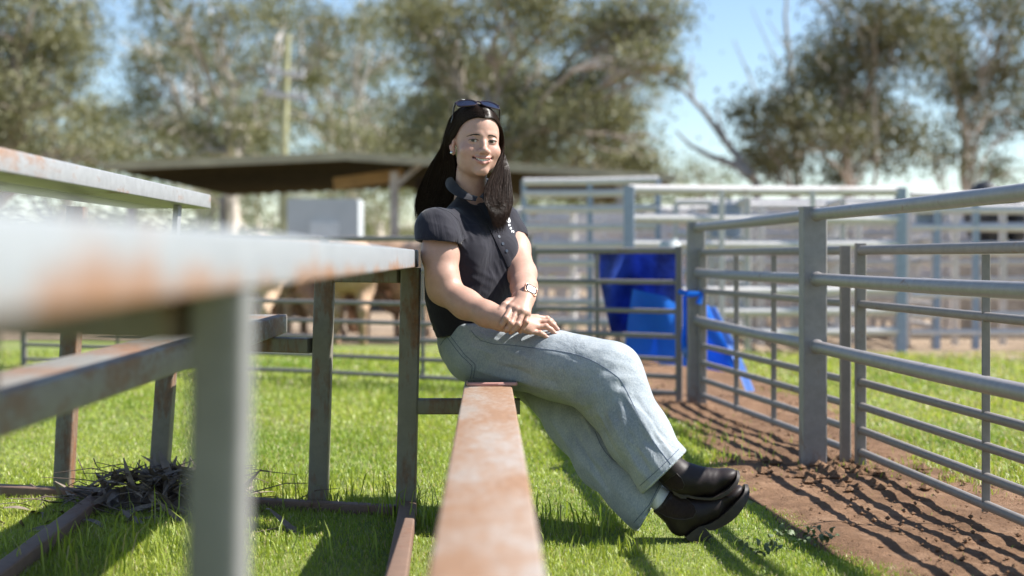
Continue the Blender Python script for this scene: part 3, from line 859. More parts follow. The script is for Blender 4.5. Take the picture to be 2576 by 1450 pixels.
MB().tube([P(1712, 735, 8.16), P(1735, 741, 8.02), P(1765, 740, 8.02), P(1757, 765, 8.02)], 0.018, 7).build('tie', M['tarp'], tarp, True)
MB().tube([P(1722, 745, 8.18), P(1724, 800, 8.18), P(1720, 860, 8.17), P(1728, 885, 8.15)], [0.012, 0.012, 0.016, 0.03], 7).build('rope', M['tarp'], tarp, True)
MB().ell(P(1729, 887, 8.14), (0.03, 0.03, 0.035), 10, 8).build('knot', M['strap'], tarp, True)

# ------------------------------------------------------------------ sheep
M['wool'] = simple('dusty_wool', (0.37, 0.245, 0.16), 0.95, 0, 0.25, 9.0, 0.02)
M['wool_light'] = simple('cream_wool', (0.46, 0.33, 0.23), 0.95, 0, 0.2, 9.0, 0.02)
M['wool_dark'] = simple('dark_brown_wool', (0.28, 0.185, 0.125), 0.95, 0, 0.25, 9.0, 0.02)  # fleece colour of the darker brown sheep

# ------------------------------------------------------------------ soft-blended solids (distance fields meshed with surface nets)
class Field:
    def __init__(s):
        s.pr = []
        s.disp = None
    def cone(s, a, b, ra, rb, k=0.01, op='u'):
        a, b = np.array(a, float), np.array(b, float)
        ba = b - a; bb = max(ba @ ba, 1e-12)
        def f(p):
            pa = p - a
            h = np.clip(pa @ ba / bb, 0, 1)
            d = pa - h[:, None] * ba
            return np.sqrt(np.einsum('ij,ij->i', d, d)) - (ra + (rb - ra) * h)
        s.pr.append((f, (a + b) / 2, math.sqrt(bb) / 2 + max(ra, rb), op, k))
        return s
    def chain(s, pts, k=0.01, op='u'):
        for (a, ra), (b, rb) in zip(pts[:-1], pts[1:]):
            s.cone(a, b, ra, rb, k, op)
        return s
    def ell(s, c, r, k=0.01, op='u', R=None):
        c, r = np.array(c, float), np.array(r, float)
        def f(p):
            q = p - c
            if R is not None: q = q @ R          # rows of R^T: world -> local
            k0 = np.sqrt(((q / r) ** 2).sum(1)); k1 = np.sqrt(((q / (r * r)) ** 2).sum(1))
            return k0 * (k0 - 1) / np.maximum(k1, 1e-6)
        s.pr.append((f, c, float(r.max()), op, k))
        return s
    def raw(s, f, c, rad, k=0.01, op='u'):
        s.pr.append((f, np.array(c, float), rad, op, k))
        return s
    def ev(s, p, centre=None, half=0.0):
        d = np.full(len(p), 1.0)
        for f, c, r, op, k in s.pr:
            if centre is not None and np.linalg.norm(centre - c) - r > half + 3 * k + 0.02:
                continue
            e = f(p)
            if op == 'u':
                h = np.maximum(k - np.abs(d - e), 0) / k
                d = np.minimum(d, e) - h * h * k * 0.25
            else:
                h = np.maximum(k - np.abs(d + e), 0) / k
                d = np.maximum(d, -e) + h * h * k * 0.25
        if s.disp is not None: d = d + s.disp(p)
        return d
    def mesh(s, lo, hi, h, nb=20):
        lo, hi = np.array(lo, float), np.array(hi, float)
        dims = (np.ceil((hi - lo) / h / nb).astype(int)) * nb
        D = np.full(dims, 1.0, np.float32)
        bd = dims // nb
        g = np.stack(np.meshgrid(*[np.arange(b) for b in bd], indexing='ij'), -1).reshape(-1, 3)
        cen = lo + (g * nb + (nb - 1) / 2) * h
        dc = s.ev(cen)
        hd = nb * h * 0.5 * math.sqrt(3)
        sub = np.stack(np.meshgrid(*[np.arange(nb)] * 3, indexing='ij'), -1).reshape(-1, 3)
        for gi, c, d0 in zip(g, cen, dc):
            a = gi * nb
            sl = tuple(slice(a[i], a[i] + nb) for i in range(3))
            if abs(d0) > hd + 0.02:
                if d0 < 0: D[sl] = -1.0
                continue
            D[sl] = s.ev(lo + (sub + a) * h, c, hd).reshape(nb, nb, nb)
        ins = D < 0
        cnt = np.zeros(tuple(dims - 1), np.uint8)
        for i in (0, 1):
            for j in (0, 1):
                for k in (0, 1):
                    cnt += ins[i:dims[0] - 1 + i, j:dims[1] - 1 + j, k:dims[2] - 1 + k]
        ac = np.argwhere((cnt > 0) & (cnt < 8))
        cor = {}
        for i in (0, 1):
            for j in (0, 1):
                for k in (0, 1):
                    cor[(i, j, k)] = D[ac[:, 0] + i, ac[:, 1] + j, ac[:, 2] + k]
        acc = np.zeros((len(ac), 3)); num = np.zeros(len(ac))
        for c0, v0 in cor.items():
            for ax in range(3):
                if c0[ax] == 1: continue
                c1 = list(c0); c1[ax] = 1
                v1 = cor[tuple(c1)]
                m = (v0 < 0) != (v1 < 0)
                t = np.where(m, v0 / np.where(m, v0 - v1, 1), 0)
                pt = np.array(c0, float)[None, :].repeat(len(ac), 0)
                pt[:, ax] = t
                acc += pt * m[:, None]; num += m
        V = lo + (ac + acc / num[:, None]) * h
        cd = dims - 1
        flat = (ac[:, 0].astype(np.int64) * cd[1] + ac[:, 1]) * cd[2] + ac[:, 2]
        F = []
        for ax in range(3):
            s0 = [slice(0, dims[i] - (1 if i == ax else 0)) for i in range(3)]
            s1 = [slice(1, dims[i]) if i == ax else slice(0, dims[i]) for i in range(3)]
            cr = ins[tuple(s0)] != ins[tuple(s1)]
            e = np.argwhere(cr)
            o1, o2 = (ax + 1) % 3, (ax + 2) % 3
            e = e[(e[:, o1] > 0) & (e[:, o2] > 0) & (e[:, o1] < cd[o1]) & (e[:, o2] < cd[o2])]
            sgn = ins[e[:, 0], e[:, 1], e[:, 2]]
            quad = []
            for d1, d2 in ((-1, -1), (0, -1), (0, 0), (-1, 0)):
                q = e.copy(); q[:, o1] += d1; q[:, o2] += d2
                fl = (q[:, 0].astype(np.int64) * cd[1] + q[:, 1]) * cd[2] + q[:, 2]
                quad.append(np.searchsorted(flat, fl))
            quad = np.stack(quad, 1)
            quad[~sgn] = quad[~sgn][:, ::-1]
            F.append(quad)
        return V, np.concatenate(F)

def smooth_mesh(V, F, it=2, lam=0.5):
    a = np.concatenate([F[:, [0, 1]], F[:, [1, 2]], F[:, [2, 3]], F[:, [3, 0]]])
    a = np.concatenate([a, a[:, ::-1]])
    deg = np.bincount(a[:, 0], minlength=len(V))[:, None]
    for i in range(it):
        for l in (lam, -lam * 1.04):
            S = np.stack([np.bincount(a[:, 0], weights=V[a[:, 1], k], minlength=len(V)) for k in range(3)], 1)
            V = V + l * (S / np.maximum(deg, 1) - V)
    return V

# ------------------------------------------------------------------ sheep (one solid each)
def make_sheep(seed, head_down):
    r = np.random.default_rng(seed)
    F = Field()
    F.ell((0, 0, 0.56), (0.175, 0.40, 0.205), 0.03)
    F.ell((0, 0.30, 0.55), (0.165, 0.17, 0.19), 0.05)
    F.ell((0, -0.30, 0.57), (0.165, 0.18, 0.19), 0.05)
    hz = 0.30 if head_down else 0.80
    hy = -0.66 if head_down else -0.62
    F.cone((0, -0.38, 0.62), (0, hy + 0.08, hz + 0.03), 0.12, 0.075, 0.05)
    F.cone((0, hy + 0.06, hz + 0.02), (0, hy - 0.10, hz - 0.10), 0.070, 0.042, 0.02)
    for sx in (-1, 1):
        F.cone((sx * 0.06, hy + 0.05, hz + 0.05), (sx * 0.15, hy + 0.09, hz + 0.02), 0.022, 0.012, 0.015)
        fx_ = r.normal(0, 0.05)
        F.chain([((sx * 0.10, -0.30, 0.48), 0.075), ((sx * 0.095, -0.31 + fx_ * .5, 0.27), 0.042), ((sx * 0.095, -0.30 + fx_, 0.06), 0.026), ((sx * 0.095, -0.32 + fx_, 0.015), 0.034)], 0.02)
        bx_ = r.normal(0, 0.05)
        F.chain([((sx * 0.10, 0.28, 0.52), 0.115), ((sx * 0.10, 0.24 + bx_ * .3, 0.38), 0.07), ((sx * 0.095, 0.34 + bx_, 0.24), 0.036), ((sx * 0.095, 0.31 + bx_, 0.06), 0.026), ((sx * 0.095, 0.29 + bx_, 0.015), 0.034)], 0.02)
    F.cone((0, 0.44, 0.62), (0, 0.49, 0.50), 0.035, 0.022, 0.02)
    F.disp = lambda p: 0.006 * np.sin(38 * p[:, 0] + 5) * np.sin(34 * p[:, 1]) * np.sin(36 * p[:, 2])
    V, Q = F.mesh((-0.3, -0.95, -0.06), (0.3, 0.62, 1.02), 0.02)
    return V, Q
SH = {True: make_sheep(1, True)}
for px, Y, rot, down, mat, lab in (
        (668, 14.3, 175, True, 'wool_light', 'pale sheep seen from behind nearest the blurred bleacher leg'),
        (748, 15.0, 95, True, 'wool_dark', 'dark brown sheep standing side-on with its head down between two bleacher posts'),
        (884, 14.2, 184, True, 'wool', 'tan sheep seen from behind through the square bleacher frame'),
        (975, 15.1, 80, True, 'wool_dark', 'dark sheep side-on behind the bleacher post next to the woman'),
        (1062, 14.7, 20, True, 'wool_light', 'pale sheep grazing just behind the woman\'s back'),
        (800, 15.9, 110, True, 'wool', 'brown sheep in the second row behind the bleacher frame'),
        (700, 15.2, 30, True, 'wool', 'brown sheep grazing beside the foot plank end'),
        (560, 15.4, 60, True, 'wool', 'tan sheep half hidden behind the blurred bleacher leg')):
    root = empty('sheep', (px_at(px, Y), Y, 0), lab, 'sheep', 'sheep in the pen')
    V, Q = SH[down]
    me_name = 'body'
    a = math.radians(rot)
    R = np.array([[math.cos(a), -math.sin(a), 0], [math.sin(a), math.cos(a), 0], [0, 0, 1]]) * 1.38
    mesh_obj(me_name, V @ R.T + np.array(root.location), Q, M[mat], root, True)

# ------------------------------------------------------------------ bleacher
blc = empty('bleacher', P(1030, 1275, 4.85) * np.array([1, 1, 0]), 'old white-painted steel bleacher with rusty planks the woman sits on', 'bleacher')
VX = (1230 - CX) / K            # plank direction: dX per metre of depth
def plank(name, xr, yr, w, ztop, th, y0, y1, mat, bev=0.006):
    """plank whose right edge passes X=xr at depth yr"""
    x0 = xr + VX * (y0 - yr) - w / 2; x1 = xr + VX * (y1 - yr) - w / 2
    return MB().bar((x0, y0, ztop - th / 2), (x1, y1, ztop - th / 2), w, th, bev).build(name, M[mat], blc, True)
plank('seat_plank', 0.0, 4.43, 0.150, 0.444, 0.062, 0.55, 5.02, 'seat')
plank('seat_plank', -0.3087, 4.70, 0.150, 0.867, 0.057, 0.30, 4.70, 'tier2', 0.005)
plank('seat_plank', -0.4687, 4.70, 0.150, 0.865, 0.055, 0.30, 5.12, 'tier2', 0.005)  # hidden plank, its far end lengthened to shade the leaf heap
plank('foot_plank', -0.81, 5.12, 0.150, 0.638, 0.067, 0.6, 5.12, 'foot')
plank('seat_plank', -1.144, 5.40, 0.150, 1.081, 0.053, 0.6, 5.40, 'plank', 0.004)
plank('seat_plank', -1.304, 5.40, 0.150, 1.081, 0.053, 0.6, 5.40, 'plank', 0.004)
plank('back_plank', -1.62, 3.95, 0.040, 1.23, 0.12, 0.8, 3.97, 'plank', 0.004)

def frame(dy, near):
    """one support frame; dy = shift along the planks"""
    s = np.array([VX * dy, dy, 0])
    mleg = 'near_leg' if near else 'frame'
    sc_ = lambda p, y: P(p[0], p[1], y) + s
    L1 = (sc_((1034, 690), 4.66), sc_((1021, 1290), 4.66)); L2 = (sc_((818, 690), 4.80), sc_((800, 1262), 4.80))
    L3 = (sc_((447, 520), 5.05), sc_((398, 1248), 5.05)); L4 = (sc_((195, 500), 5.15), sc_((160, 1240), 5.15))
    for i, (a, b) in enumerate((L1, L2, L3, L4)):
        a = a.copy(); b = b.copy()
        if i < 2: a[2] = 0.809
        elif i == 2 and not near:
            t3 = (0.60 - b[2]) / (a[2] - b[2]); top = a.copy(); top[2] = 1.027
            a = b + (a - b) * t3
            MB().bar(a, top, 0.020, 0.05, 0.003, (0, 1, 0)).build('strut', M['plank'], blc, True)
        else: a[2] = 1.026
        b[2] = 0.0
        wl_g = 0.054 if near else 0.064
        MB().bar(b, a, wl_g, wl_g, 0.007, (0, 1, 0)).build('leg', M[mleg], blc, True)
    def bar(name, a, b, w=0.05, h=0.05, mat='frame'):
        return MB().bar(a, b, w, h, 0.006).build(name, M[mat], blc, True)
    y1, y2, y3, y4 = (t + dy for t in (4.66, 4.80, 5.05, 5.15))
    ex = np.array([0.0325, 0, 0])
    zz = 0.784
    bar('cross_bar', np.array([L2[0][0], y2, zz]) + ex, np.array([L1[0][0], y1, zz]) - ex)
    zz = 0.355
    bar('cross_bar', np.array([L1[1][0] + 0.005, y1, zz]) + ex, np.array([0.03 + VX * (y1 - 4.43), y1, zz]))
    zz = 0.545
    bar('cross_bar', np.array([L3[1][0] + 0.02, y3, zz]) + ex, np.array([L2[1][0] + 0.01, y2, zz]) - ex)
    bar('base_rail', np.array([-2.6, y4 + 0.06, 0.022]), np.array([L1[1][0] - 0.034, y1 + 0.0, 0.004]), 0.055, 0.052, 'base')
frame(0.0, False)
frame(-3.29, True)
for (pa, pb) in (((1029, 1290), (1003, 1450)), ((262, 1268), (32, 1450))):
    a, b = G(*pa), G(*pb)
    d = (b - a); b2 = a + d * (3.35 / abs(d[1]))
    a[2] = b2[2] = 0.025
    MB().bar(a, b2, 0.055, 0.05, 0.006).build('base_rail', M['base'], blc, True)

# ------------------------------------------------------------------ phone lying on the seat plank
M['phone_case'] = simple('rose_phone_case', (0.50, 0.27, 0.235), 0.4, 0.0, 0.05)
M['glass_dark'] = simple('dark_glass', (0.012, 0.012, 0.014), 0.06, 0, 0.1)
M['phone_btn'] = simple('phone_button', (0.66, 0.50, 0.50), 0.3, 0.6, 0.05)
pc = np.array([-0.063, 4.43, 0.4445])
phone = empty('phone', pc, 'phone in a dusty pink case lying flat on the rusty seat plank', 'phone')
ua = math.radians(3)
ux_, uy_ = np.array([math.cos(ua), math.sin(ua), 0]), np.array([-math.sin(ua), math.cos(ua), 0])
def rrect(mb, c, ax, ay, hx, hy, r, z0, z1, bev, n=6):
    """rounded slab between z0 and z1 along axis az"""
    az = np.cross(ax, ay)
    out = []
    for sx, sy, a0 in ((1, 1, 0), (-1, 1, 90), (-1, -1, 180), (1, -1, 270)):
        for k in range(n):
            a = math.radians(a0 + 90 * k / (n - 1)); out.append((sx * (hx - r), sy * (hy - r), math.cos(a), math.sin(a)))
    m = len(out); v = []
    levels = [(z0, -bev), (z0 + bev, 0), (z1 - bev, 0), (z1, -bev)]
    for z, g in levels:
        for x, y, ca, sa in out:
            v.append(np.array(c) + ax * (x + (r + g) * ca) + ay * (y + (r + g) * sa) + az * z)
    f = []
    for j in range(3):
        f += [(j * m + i, j * m + (i + 1) % m, (j + 1) * m + (i + 1) % m, (j + 1) * m + i) for i in range(m)]
    f += [tuple(range(m - 1, -1, -1)), tuple(range(3 * m, 4 * m))]
    return mb.add(v, f)
rrect(MB(), pc, ux_, uy_, 0.079, 0.039, 0.012, 0.0, 0.0115, 0.003).build('case', M['phone_case'], phone, True)
rrect(MB(), pc, ux_, uy_, 0.075, 0.035, 0.010, 0.0110, 0.0122, 0.0004).build('screen', M['glass_dark'], phone, True)
MB().box(pc + ux_ * 0.028 - uy_ * 0.0392 + np.array([0, 0, 0.006]), ux_ * 0.010, uy_ * 0.0008, (0, 0, 0.0017)).build('button', M['phone_btn'], phone)

# ------------------------------------------------------------------ heap of dry gum leaves and twigs against the bleacher legs
M['dryleaf'] = simple('dry_gum_leaf', (0.16, 0.125, 0.10), 0.75, 0, 0.3, 30.0)  # leaf colour darkened to add to the shade over the heap
M['dryleaf2'] = simple('pale_dry_leaf', (0.30, 0.235, 0.18), 0.7, 0, 0.3, 30.0)
M['twig'] = simple('dry_twig', (0.13, 0.095, 0.075), 0.85, 0, 0.3, 40.0)
hp = np.array([-1.17, 4.80, 0.0])
heap = empty('leaf_heap', hp, 'heap of dry gum leaves and twigs caught against the left bleacher legs', 'leaf heap')
def leaf_mesh(seed, L, W):
    r = np.random.default_rng(seed)
    n = 7; bend = r.normal(0, 0.35); curl = r.normal(0, 0.3)
    v, f = [], []
    for i in range(n):
        t = i / (n - 1)
        w = W * math.sin(math.pi * min(1, t * 0.93 + 0.05)) ** 0.8 * 0.5
        c = np.array([bend * L * t * t * 0.5, L * (t - 0.5), curl * L * (t - .5) ** 2])
        v += [c + np.array([-w, 0, w * 0.35]), c, c + np.array([w, 0, w * 0.35])]
    for i in range(n - 1):
        a = 3 * i
        f += [(a, a + 1, a + 4, a + 3), (a + 1, a + 2, a + 5, a + 4)]
    me = bpy.data.meshes.new('leaf')
    me.from_pydata([list(map(float, p)) for p in v], [], f)
    me.polygons.foreach_set('use_smooth', np.ones(len(f), dtype=bool))
    return me
LM = []
for i in range(10):
    me = leaf_mesh(i, 0.09 + 0.035 * (i % 4), 0.016 + 0.003 * (i % 3))
    me.materials.append(M['dryleaf2'] if i % 4 == 0 else M['dryleaf'])
    LM.append(me)
rl = random.Random(4)
def heap_h(dx, dy):
    q = (dx / 0.33) ** 2 + (dy / 0.18) ** 2
    return 0.095 * max(0.0, 1 - q) ** 0.7 + 0.01
core = MB()
gx_, gy_ = 22, 14
for j in range(gy_ + 1):
    for i in range(gx_ + 1):
        dx = -0.36 + 0.72 * i / gx_; dy = -0.20 + 0.40 * j / gy_
        core.v.append([hp[0] + dx, hp[1] + dy, max(0.001, heap_h(dx, dy) - 0.03 + rl.uniform(-.008, .008))])
core.f = [(j * (gx_ + 1) + i, j * (gx_ + 1) + i + 1, (j + 1) * (gx_ + 1) + i + 1, (j + 1) * (gx_ + 1) + i) for j in range(gy_) for i in range(gx_)]
core.build('packed_litter', M['twig'], heap, True)
for i in range(280):
    o = bpy.data.objects.new('leaf', rl.choice(LM))
    dx, dy = rl.gauss(0, 0.15), rl.gauss(-0.02, 0.085)
    if i > 235: dx, dy = rl.uniform(-0.75, 0.5), rl.uniform(-0.5, 0.05)
    z = heap_h(dx, dy) + rl.uniform(-0.005, 0.02)
    tilt = 0.3 if i > 235 else 0.5
    o.rotation_euler = (rl.gauss(0, tilt), rl.gauss(0, tilt), rl.uniform(0, 6.28))
    o.location = (dx, dy, z)
    s = rl.uniform(0.7, 1.25); o.scale = (s, s, s)
    COL.objects.link(o); o.parent = heap
tw = MB()
for i in range(70):
    dx, dy = rl.gauss(0, 0.2), rl.gauss(-0.03, 0.11)
    p = np.array([hp[0] + dx, hp[1] + dy, heap_h(dx, dy) + 0.005]); a = rl.uniform(0, 6.28); L = rl.uniform(0.08, 0.3)
    e = p + np.array([math.cos(a) * L, math.sin(a) * L * .6, rl.uniform(-0.02, 0.07)])
    tw.tube([p, (p + e) / 2 + np.array([0, 0, rl.uniform(0, .03)]), e], [0.0022, 0.0018, 0.001], 4)
for pts in (((410, 835), (430, 880), (455, 940)), ((490, 830), (505, 870), (540, 905)), ((735, 840), (725, 880), (715, 910)), ((155, 965), (200, 990), (250, 985))):
    tw.tube([P(x * 0.762 / 1.59, (1200 + y * 0.762) / 1.59, 4.80) for x, y in pts], [0.0022, 0.0018, 0.001], 4)
tag(tw.build('twigs', M['twig'], heap), kind='stuff')
# two pale leaves in the sun at the foot of the heap
o = None
for (px, py, rz, s) in ((415, 1302, 1.3, 1.5), (395, 1312, 1.5, 1.35)):
    o = bpy.data.objects.new('leaf', LM[0]); g = G(px, py)
    o.location = (g[0] - hp[0], g[1] - hp[1], 0.035); o.rotation_euler = (0.1, 0.2, rz); o.scale = (s, s, s)
    COL.objects.link(o); o.parent = heap

# ------------------------------------------------------------------ broad-leaved weeds at the edge of the track
M['weed'] = simple('grey_green_weed', (0.085, 0.115, 0.045), 0.6, 0, 0.3, 30.0)
def weed(c, n, rad, label, seed):
    r = random.Random(seed)
    root = empty('weed', c, label, 'weed', 'weeds at the edge of the track')
    lm = []
    for k in range(3):
        v, f = [], []
        L, W = 0.030, 0.016
        for i in range(5):
            t = i / 4; w = W * math.sin(math.pi * (0.08 + 0.86 * t)) * (1.0 + 0.25 * (i % 2)) * 0.5
            v += [(-w, L * t, 0.012 * t * (1 - t) * 4), (0, L * t, 0.004 + 0.008 * t * (1 - t) * 4), (w, L * t, 0.012 * t * (1 - t) * 4)]
        for i in range(4):
            a = 3 * i; f += [(a, a + 1, a + 4, a + 3), (a + 1, a + 2, a + 5, a + 4)]
        me = bpy.data.meshes.new('leaf'); me.from_pydata(v, [], f); me.materials.append(M['weed']); lm.append(me)
    for i in range(n):
        o = bpy.data.objects.new('leaf', r.choice(lm))
        a = r.uniform(0, 6.28); d = rad * r.random() ** 0.7
        o.location = (math.cos(a) * d, math.sin(a) * d * .7, r.uniform(0.01, 0.05)); s = r.uniform(0.45, 1.0)
        o.rotation_euler = (r.uniform(0.0, 1.0), r.gauss(0, .3), r.uniform(0, 6.28)); o.scale = (s, s, s)
        COL.objects.link(o); o.parent = root
weed(G(2020, 1380), 42, 0.10, 'grey-green broad-leaved weed at the grass edge below the boots', 1)
weed(G(1912, 1414), 22, 0.06, 'smaller weed left of the broad-leaved weed', 2)

# ------------------------------------------------------------------ the woman
person = empty('person', P(1200, 957, 4.66), 'smiling woman in navy polo shirt and pale wide-leg jeans, sitting with hands crossed', 'person')

def ray_hit(field, px, py, y0=3.9, y1=5.3, steps=260, d_off=0.0):
    """first points of a field seen through frame points (px, py)"""
    px, py = np.atleast_1d(np.array(px, float)), np.atleast_1d(np.array(py, float))
    Y = np.full(len(px), y0)
    for _ in range(steps):
        p = np.stack([(px - CX) / K * Y, Y, CAM_H - (py - HOR) / K * Y], -1)
        d = field.ev(p) - d_off
        Y = np.minimum(Y + np.maximum(d, 0) * 0.85, y1)
        if d.max() < 3e-4: break
    return np.stack([(px - CX) / K * Y, Y, CAM_H - (py - HOR) / K * Y], -1)

def grad(field, p, e=0.002):
    g = np.stack([field.ev(p + np.eye(3)[k] * e) - field.ev(p - np.eye(3)[k] * e) for k in range(3)], -1)
    return g / (np.linalg.norm(g, axis=1)[:, None] + 1e-9)

def fold_disp(folds):
    A = np.array([f[0] for f in folds]); B = np.array([f[1] for f in folds])
    W = np.array([f[2] for f in folds]); H = np.array([f[3] for f in folds])
    def disp(p):
        out = np.zeros(len(p))
        for a, b, w, h in zip(A, B, W, H):
            ba = b - a; pa = p - a
            t = pa @ ba / (ba @ ba)
            tc = np.clip(t, 0, 1)
            d = pa - tc[:, None] * ba
            d2 = (d * d).sum(1)
            dd = np.sqrt(d2) / w
            out -= h * np.exp(-dd * dd / (0.35 + 0.75 * dd)) * (0.35 + 0.65 * np.sin(np.pi * np.clip(tc, 0.02, 0.98)))
        return out
    return disp

FOLD = 2.1
def mkfolds(field, lst):
    """(px,py)-(px,py), width px, height mm -> folds lying on the garment"""
    px = [q for f in lst for q in (f[0], f[2])]; py = [q for f in lst for q in (f[1], f[3])]
    h = ray_hit(field, px, py)
    return [(h[2 * i], h[2 * i + 1], f[4] * 0.8 / K * 4.5, f[5] * 0.001 * FOLD) for i, f in enumerate(lst)]

# --- torso
TR = np.array([(868, 1106, 1272, 4.70), (845, 1098, 1284, 4.70), (800, 1083, 1294, 4.70), (750, 1072, 1299, 4.70), (700, 1070, 1304, 4.70), (650, 1074, 1290, 4.70), (610, 1078, 1288, 4.70),
               (570, 1082, 1284, 4.70), (545, 1104, 1270, 4.705), (522, 1128, 1250, 4.715), (502, 1146, 1232, 4.725), (486, 1152, 1218, 4.73)], float)[::-1]
tz = CAM_H - (TR[:, 0] - HOR) / K * TR[:, 3]
o_ = np.argsort(tz); tz = tz[o_]
tx = ((TR[:, 1] + TR[:, 2]) / 2 - CX)[o_] / K * TR[o_, 3]
tw_ = (TR[:, 2] - TR[:, 1])[o_] / 2 / K * TR[o_, 3]
ty = TR[o_, 3]
TAU = math.radians(42)
TU, TV = np.array([math.cos(TAU), math.sin(TAU)]), np.array([math.sin(TAU), -math.cos(TAU)])
fa = 1 / math.sqrt(math.cos(TAU) ** 2 + (0.66 * math.sin(TAU)) ** 2)
def torso_f(off, ztop=None, zbot=None):
    z1 = tz[-1] if ztop is None else ztop
    z0 = tz[0] if zbot is None else zbot
    def f(p):
        z = p[:, 2]
        a = np.interp(z, tz, tw_) * fa + off
        b = a * 0.66
        q = p[:, :2] - np.stack([np.interp(z, tz, tx), np.interp(z, tz, ty)], -1)
        u, v = q @ TU, q @ TV
        k0 = np.sqrt((u / a) ** 2 + (v / b) ** 2); k1 = np.sqrt((u / a ** 2) ** 2 + (v / b ** 2) ** 2)
        d = k0 * (k0 - 1) / np.maximum(k1, 1e-6)
        return np.maximum(d, np.maximum(z - z1, z0 - z))
    return f
tcen = np.array([tx.mean(), 4.70, (tz[0] + tz[-1]) / 2])
bust_c = P(1180, 636, 4.70)
def bust(F, off):
    for s in (-1, 1):
        c = bust_c + np.array([TV[0], TV[1], 0]) * 0.062 + np.array([TU[0], TU[1], 0]) * 0.066 * s
        F.ell(c, (0.072 + off, 0.072 + off, 0.085 + off), 0.05)

def q3(px, py, Y, r): return (P(px, py, Y), rp(r, Y))
# --- arms (image-left arm = her right)
armR = [q3(1104, 570, 4.56, 40), q3(1107, 640, 4.535, 44), q3(1113, 700, 4.51, 39.5), q3(1116, 728, 4.51, 37.5), q3(1172, 766, 4.45, 35.5), q3(1225, 791, 4.40, 30), q3(1264, 804, 4.375, 26.5), q3(1280, 808, 4.385, 25)]
armL = [q3(1262, 556, 4.83, 40), q3(1297, 625, 4.76, 34.5), q3(1314, 690, 4.66, 33.5), q3(1318, 722, 4.55, 31), q3(1318, 745, 4.455, 26), q3(1318, 756, 4.42, 24)]

body = Field()
HC = np.array([-0.1197, 4.66, 1.2227])
psi, rol, pit = math.radians(19), math.radians(1.8), math.radians(-2)
fwd = np.array([math.sin(psi), -math.cos(psi), 0]); lef = np.array([math.cos(psi), math.sin(psi), 0]); upv = np.array([0, 0, 1.0])
lef, upv = lef * math.cos(rol) - upv * math.sin(rol), upv * math.cos(rol) + lef * math.sin(rol)
fwd, upv = fwd * math.cos(pit) + upv * math.sin(pit), upv * math.cos(pit) - fwd * math.sin(pit)
HR = np.stack([lef, fwd, upv], 1)            # local -> world
def H(x, y, z): return HC + HR @ np.array([x, y, z])
HE = lambda c, r, k, op='u': body.ell(H(*c), r, k, op, HR)
HCn = lambda a, b, ra, rb, k, op='u': body.cone(H(*a), H(*b), ra, rb, k, op)

# neck and shoulders first
body.raw(torso_f(-0.018, tz[-1] - 0.01, tz[0] + 0.10), tcen, 0.5, 0.02)
bust(body, -0.014)
nb_ = P(1184, 512, 4.72)
body.cone(H(0, -0.020, -0.055), nb_, 0.045, 0.050, 0.03)
body.cone(H(0, -0.05, -0.10), nb_ + np.array([0, 0.03, 0]), 0.038, 0.050, 0.03)
# head
HE((0, -0.006, 0.036), (0.0745, 0.096, 0.083), 0.02)
HE((0, 0.026, -0.012), (0.0655, 0.062, 0.078), 0.022)
HE((0, 0.036, -0.062), (0.0515, 0.050, 0.040), 0.028)
HE((0, 0.030, -0.086), (0.031, 0.046, 0.021), 0.026)
HCn((-0.006, 0.0765, -0.0985), (0.006, 0.0765, -0.0985), 0.0158, 0.0158, 0.020)
HE((0, 0.066, -0.058), (0.034, 0.030, 0.030), 0.016)
for s in (-1, 1):
    HE((s * 0.0385, 0.0575, -0.034), (0.0285, 0.0275, 0.0245), 0.018)
    HCn((s * 0.012, 0.0825, 0.019), (s * 0.040, 0.0705, 0.021), 0.0065, 0.005, 0.012)
    HE((s * 0.0315, 0.101, -0.001), (0.0200, 0.0155, 0.0115), 0.013, 's')
HCn((0, 0.0835, 0.010), (0, 0.0905, -0.010), 0.0070, 0.0080, 0.010)
HCn((0, 0.0905, -0.010), (0, 0.1045, -0.033), 0.0080, 0.0100, 0.009)
HE((0, 0.1060, -0.0345), (0.0125, 0.0115, 0.0105), 0.006)
for s in (-1, 1):
    HE((s * 0.0142, 0.0965, -0.0385), (0.0080, 0.0110, 0.0080), 0.006)
    HE((s * 0.0075, 0.1030, -0.0470), (0.0038, 0.0050, 0.0030), 0.003, 's')
    HE((s * 0.0315, 0.0725, -0.0015), (0.0165, 0.0150, 0.0135), 0.004)      # lids
    HE((s * 0.0315, 0.0915, -0.0030), (0.0160, 0.0155, 0.0042), 0.0015, 's')
    HCn((s * 0.019, 0.0985, -0.040), (s * 0.036, 0.088, -0.058), 0.0016, 0.0012, 0.008, 's')
HCn((0, 0.0935, -0.044), (0, 0.0955, -0.054), 0.005, 0.005, 0.006)
for s in (-1, 1):
    HE((s * 0.034, 0.014, -0.066), (0.022, 0.034, 0.026), 0.03)
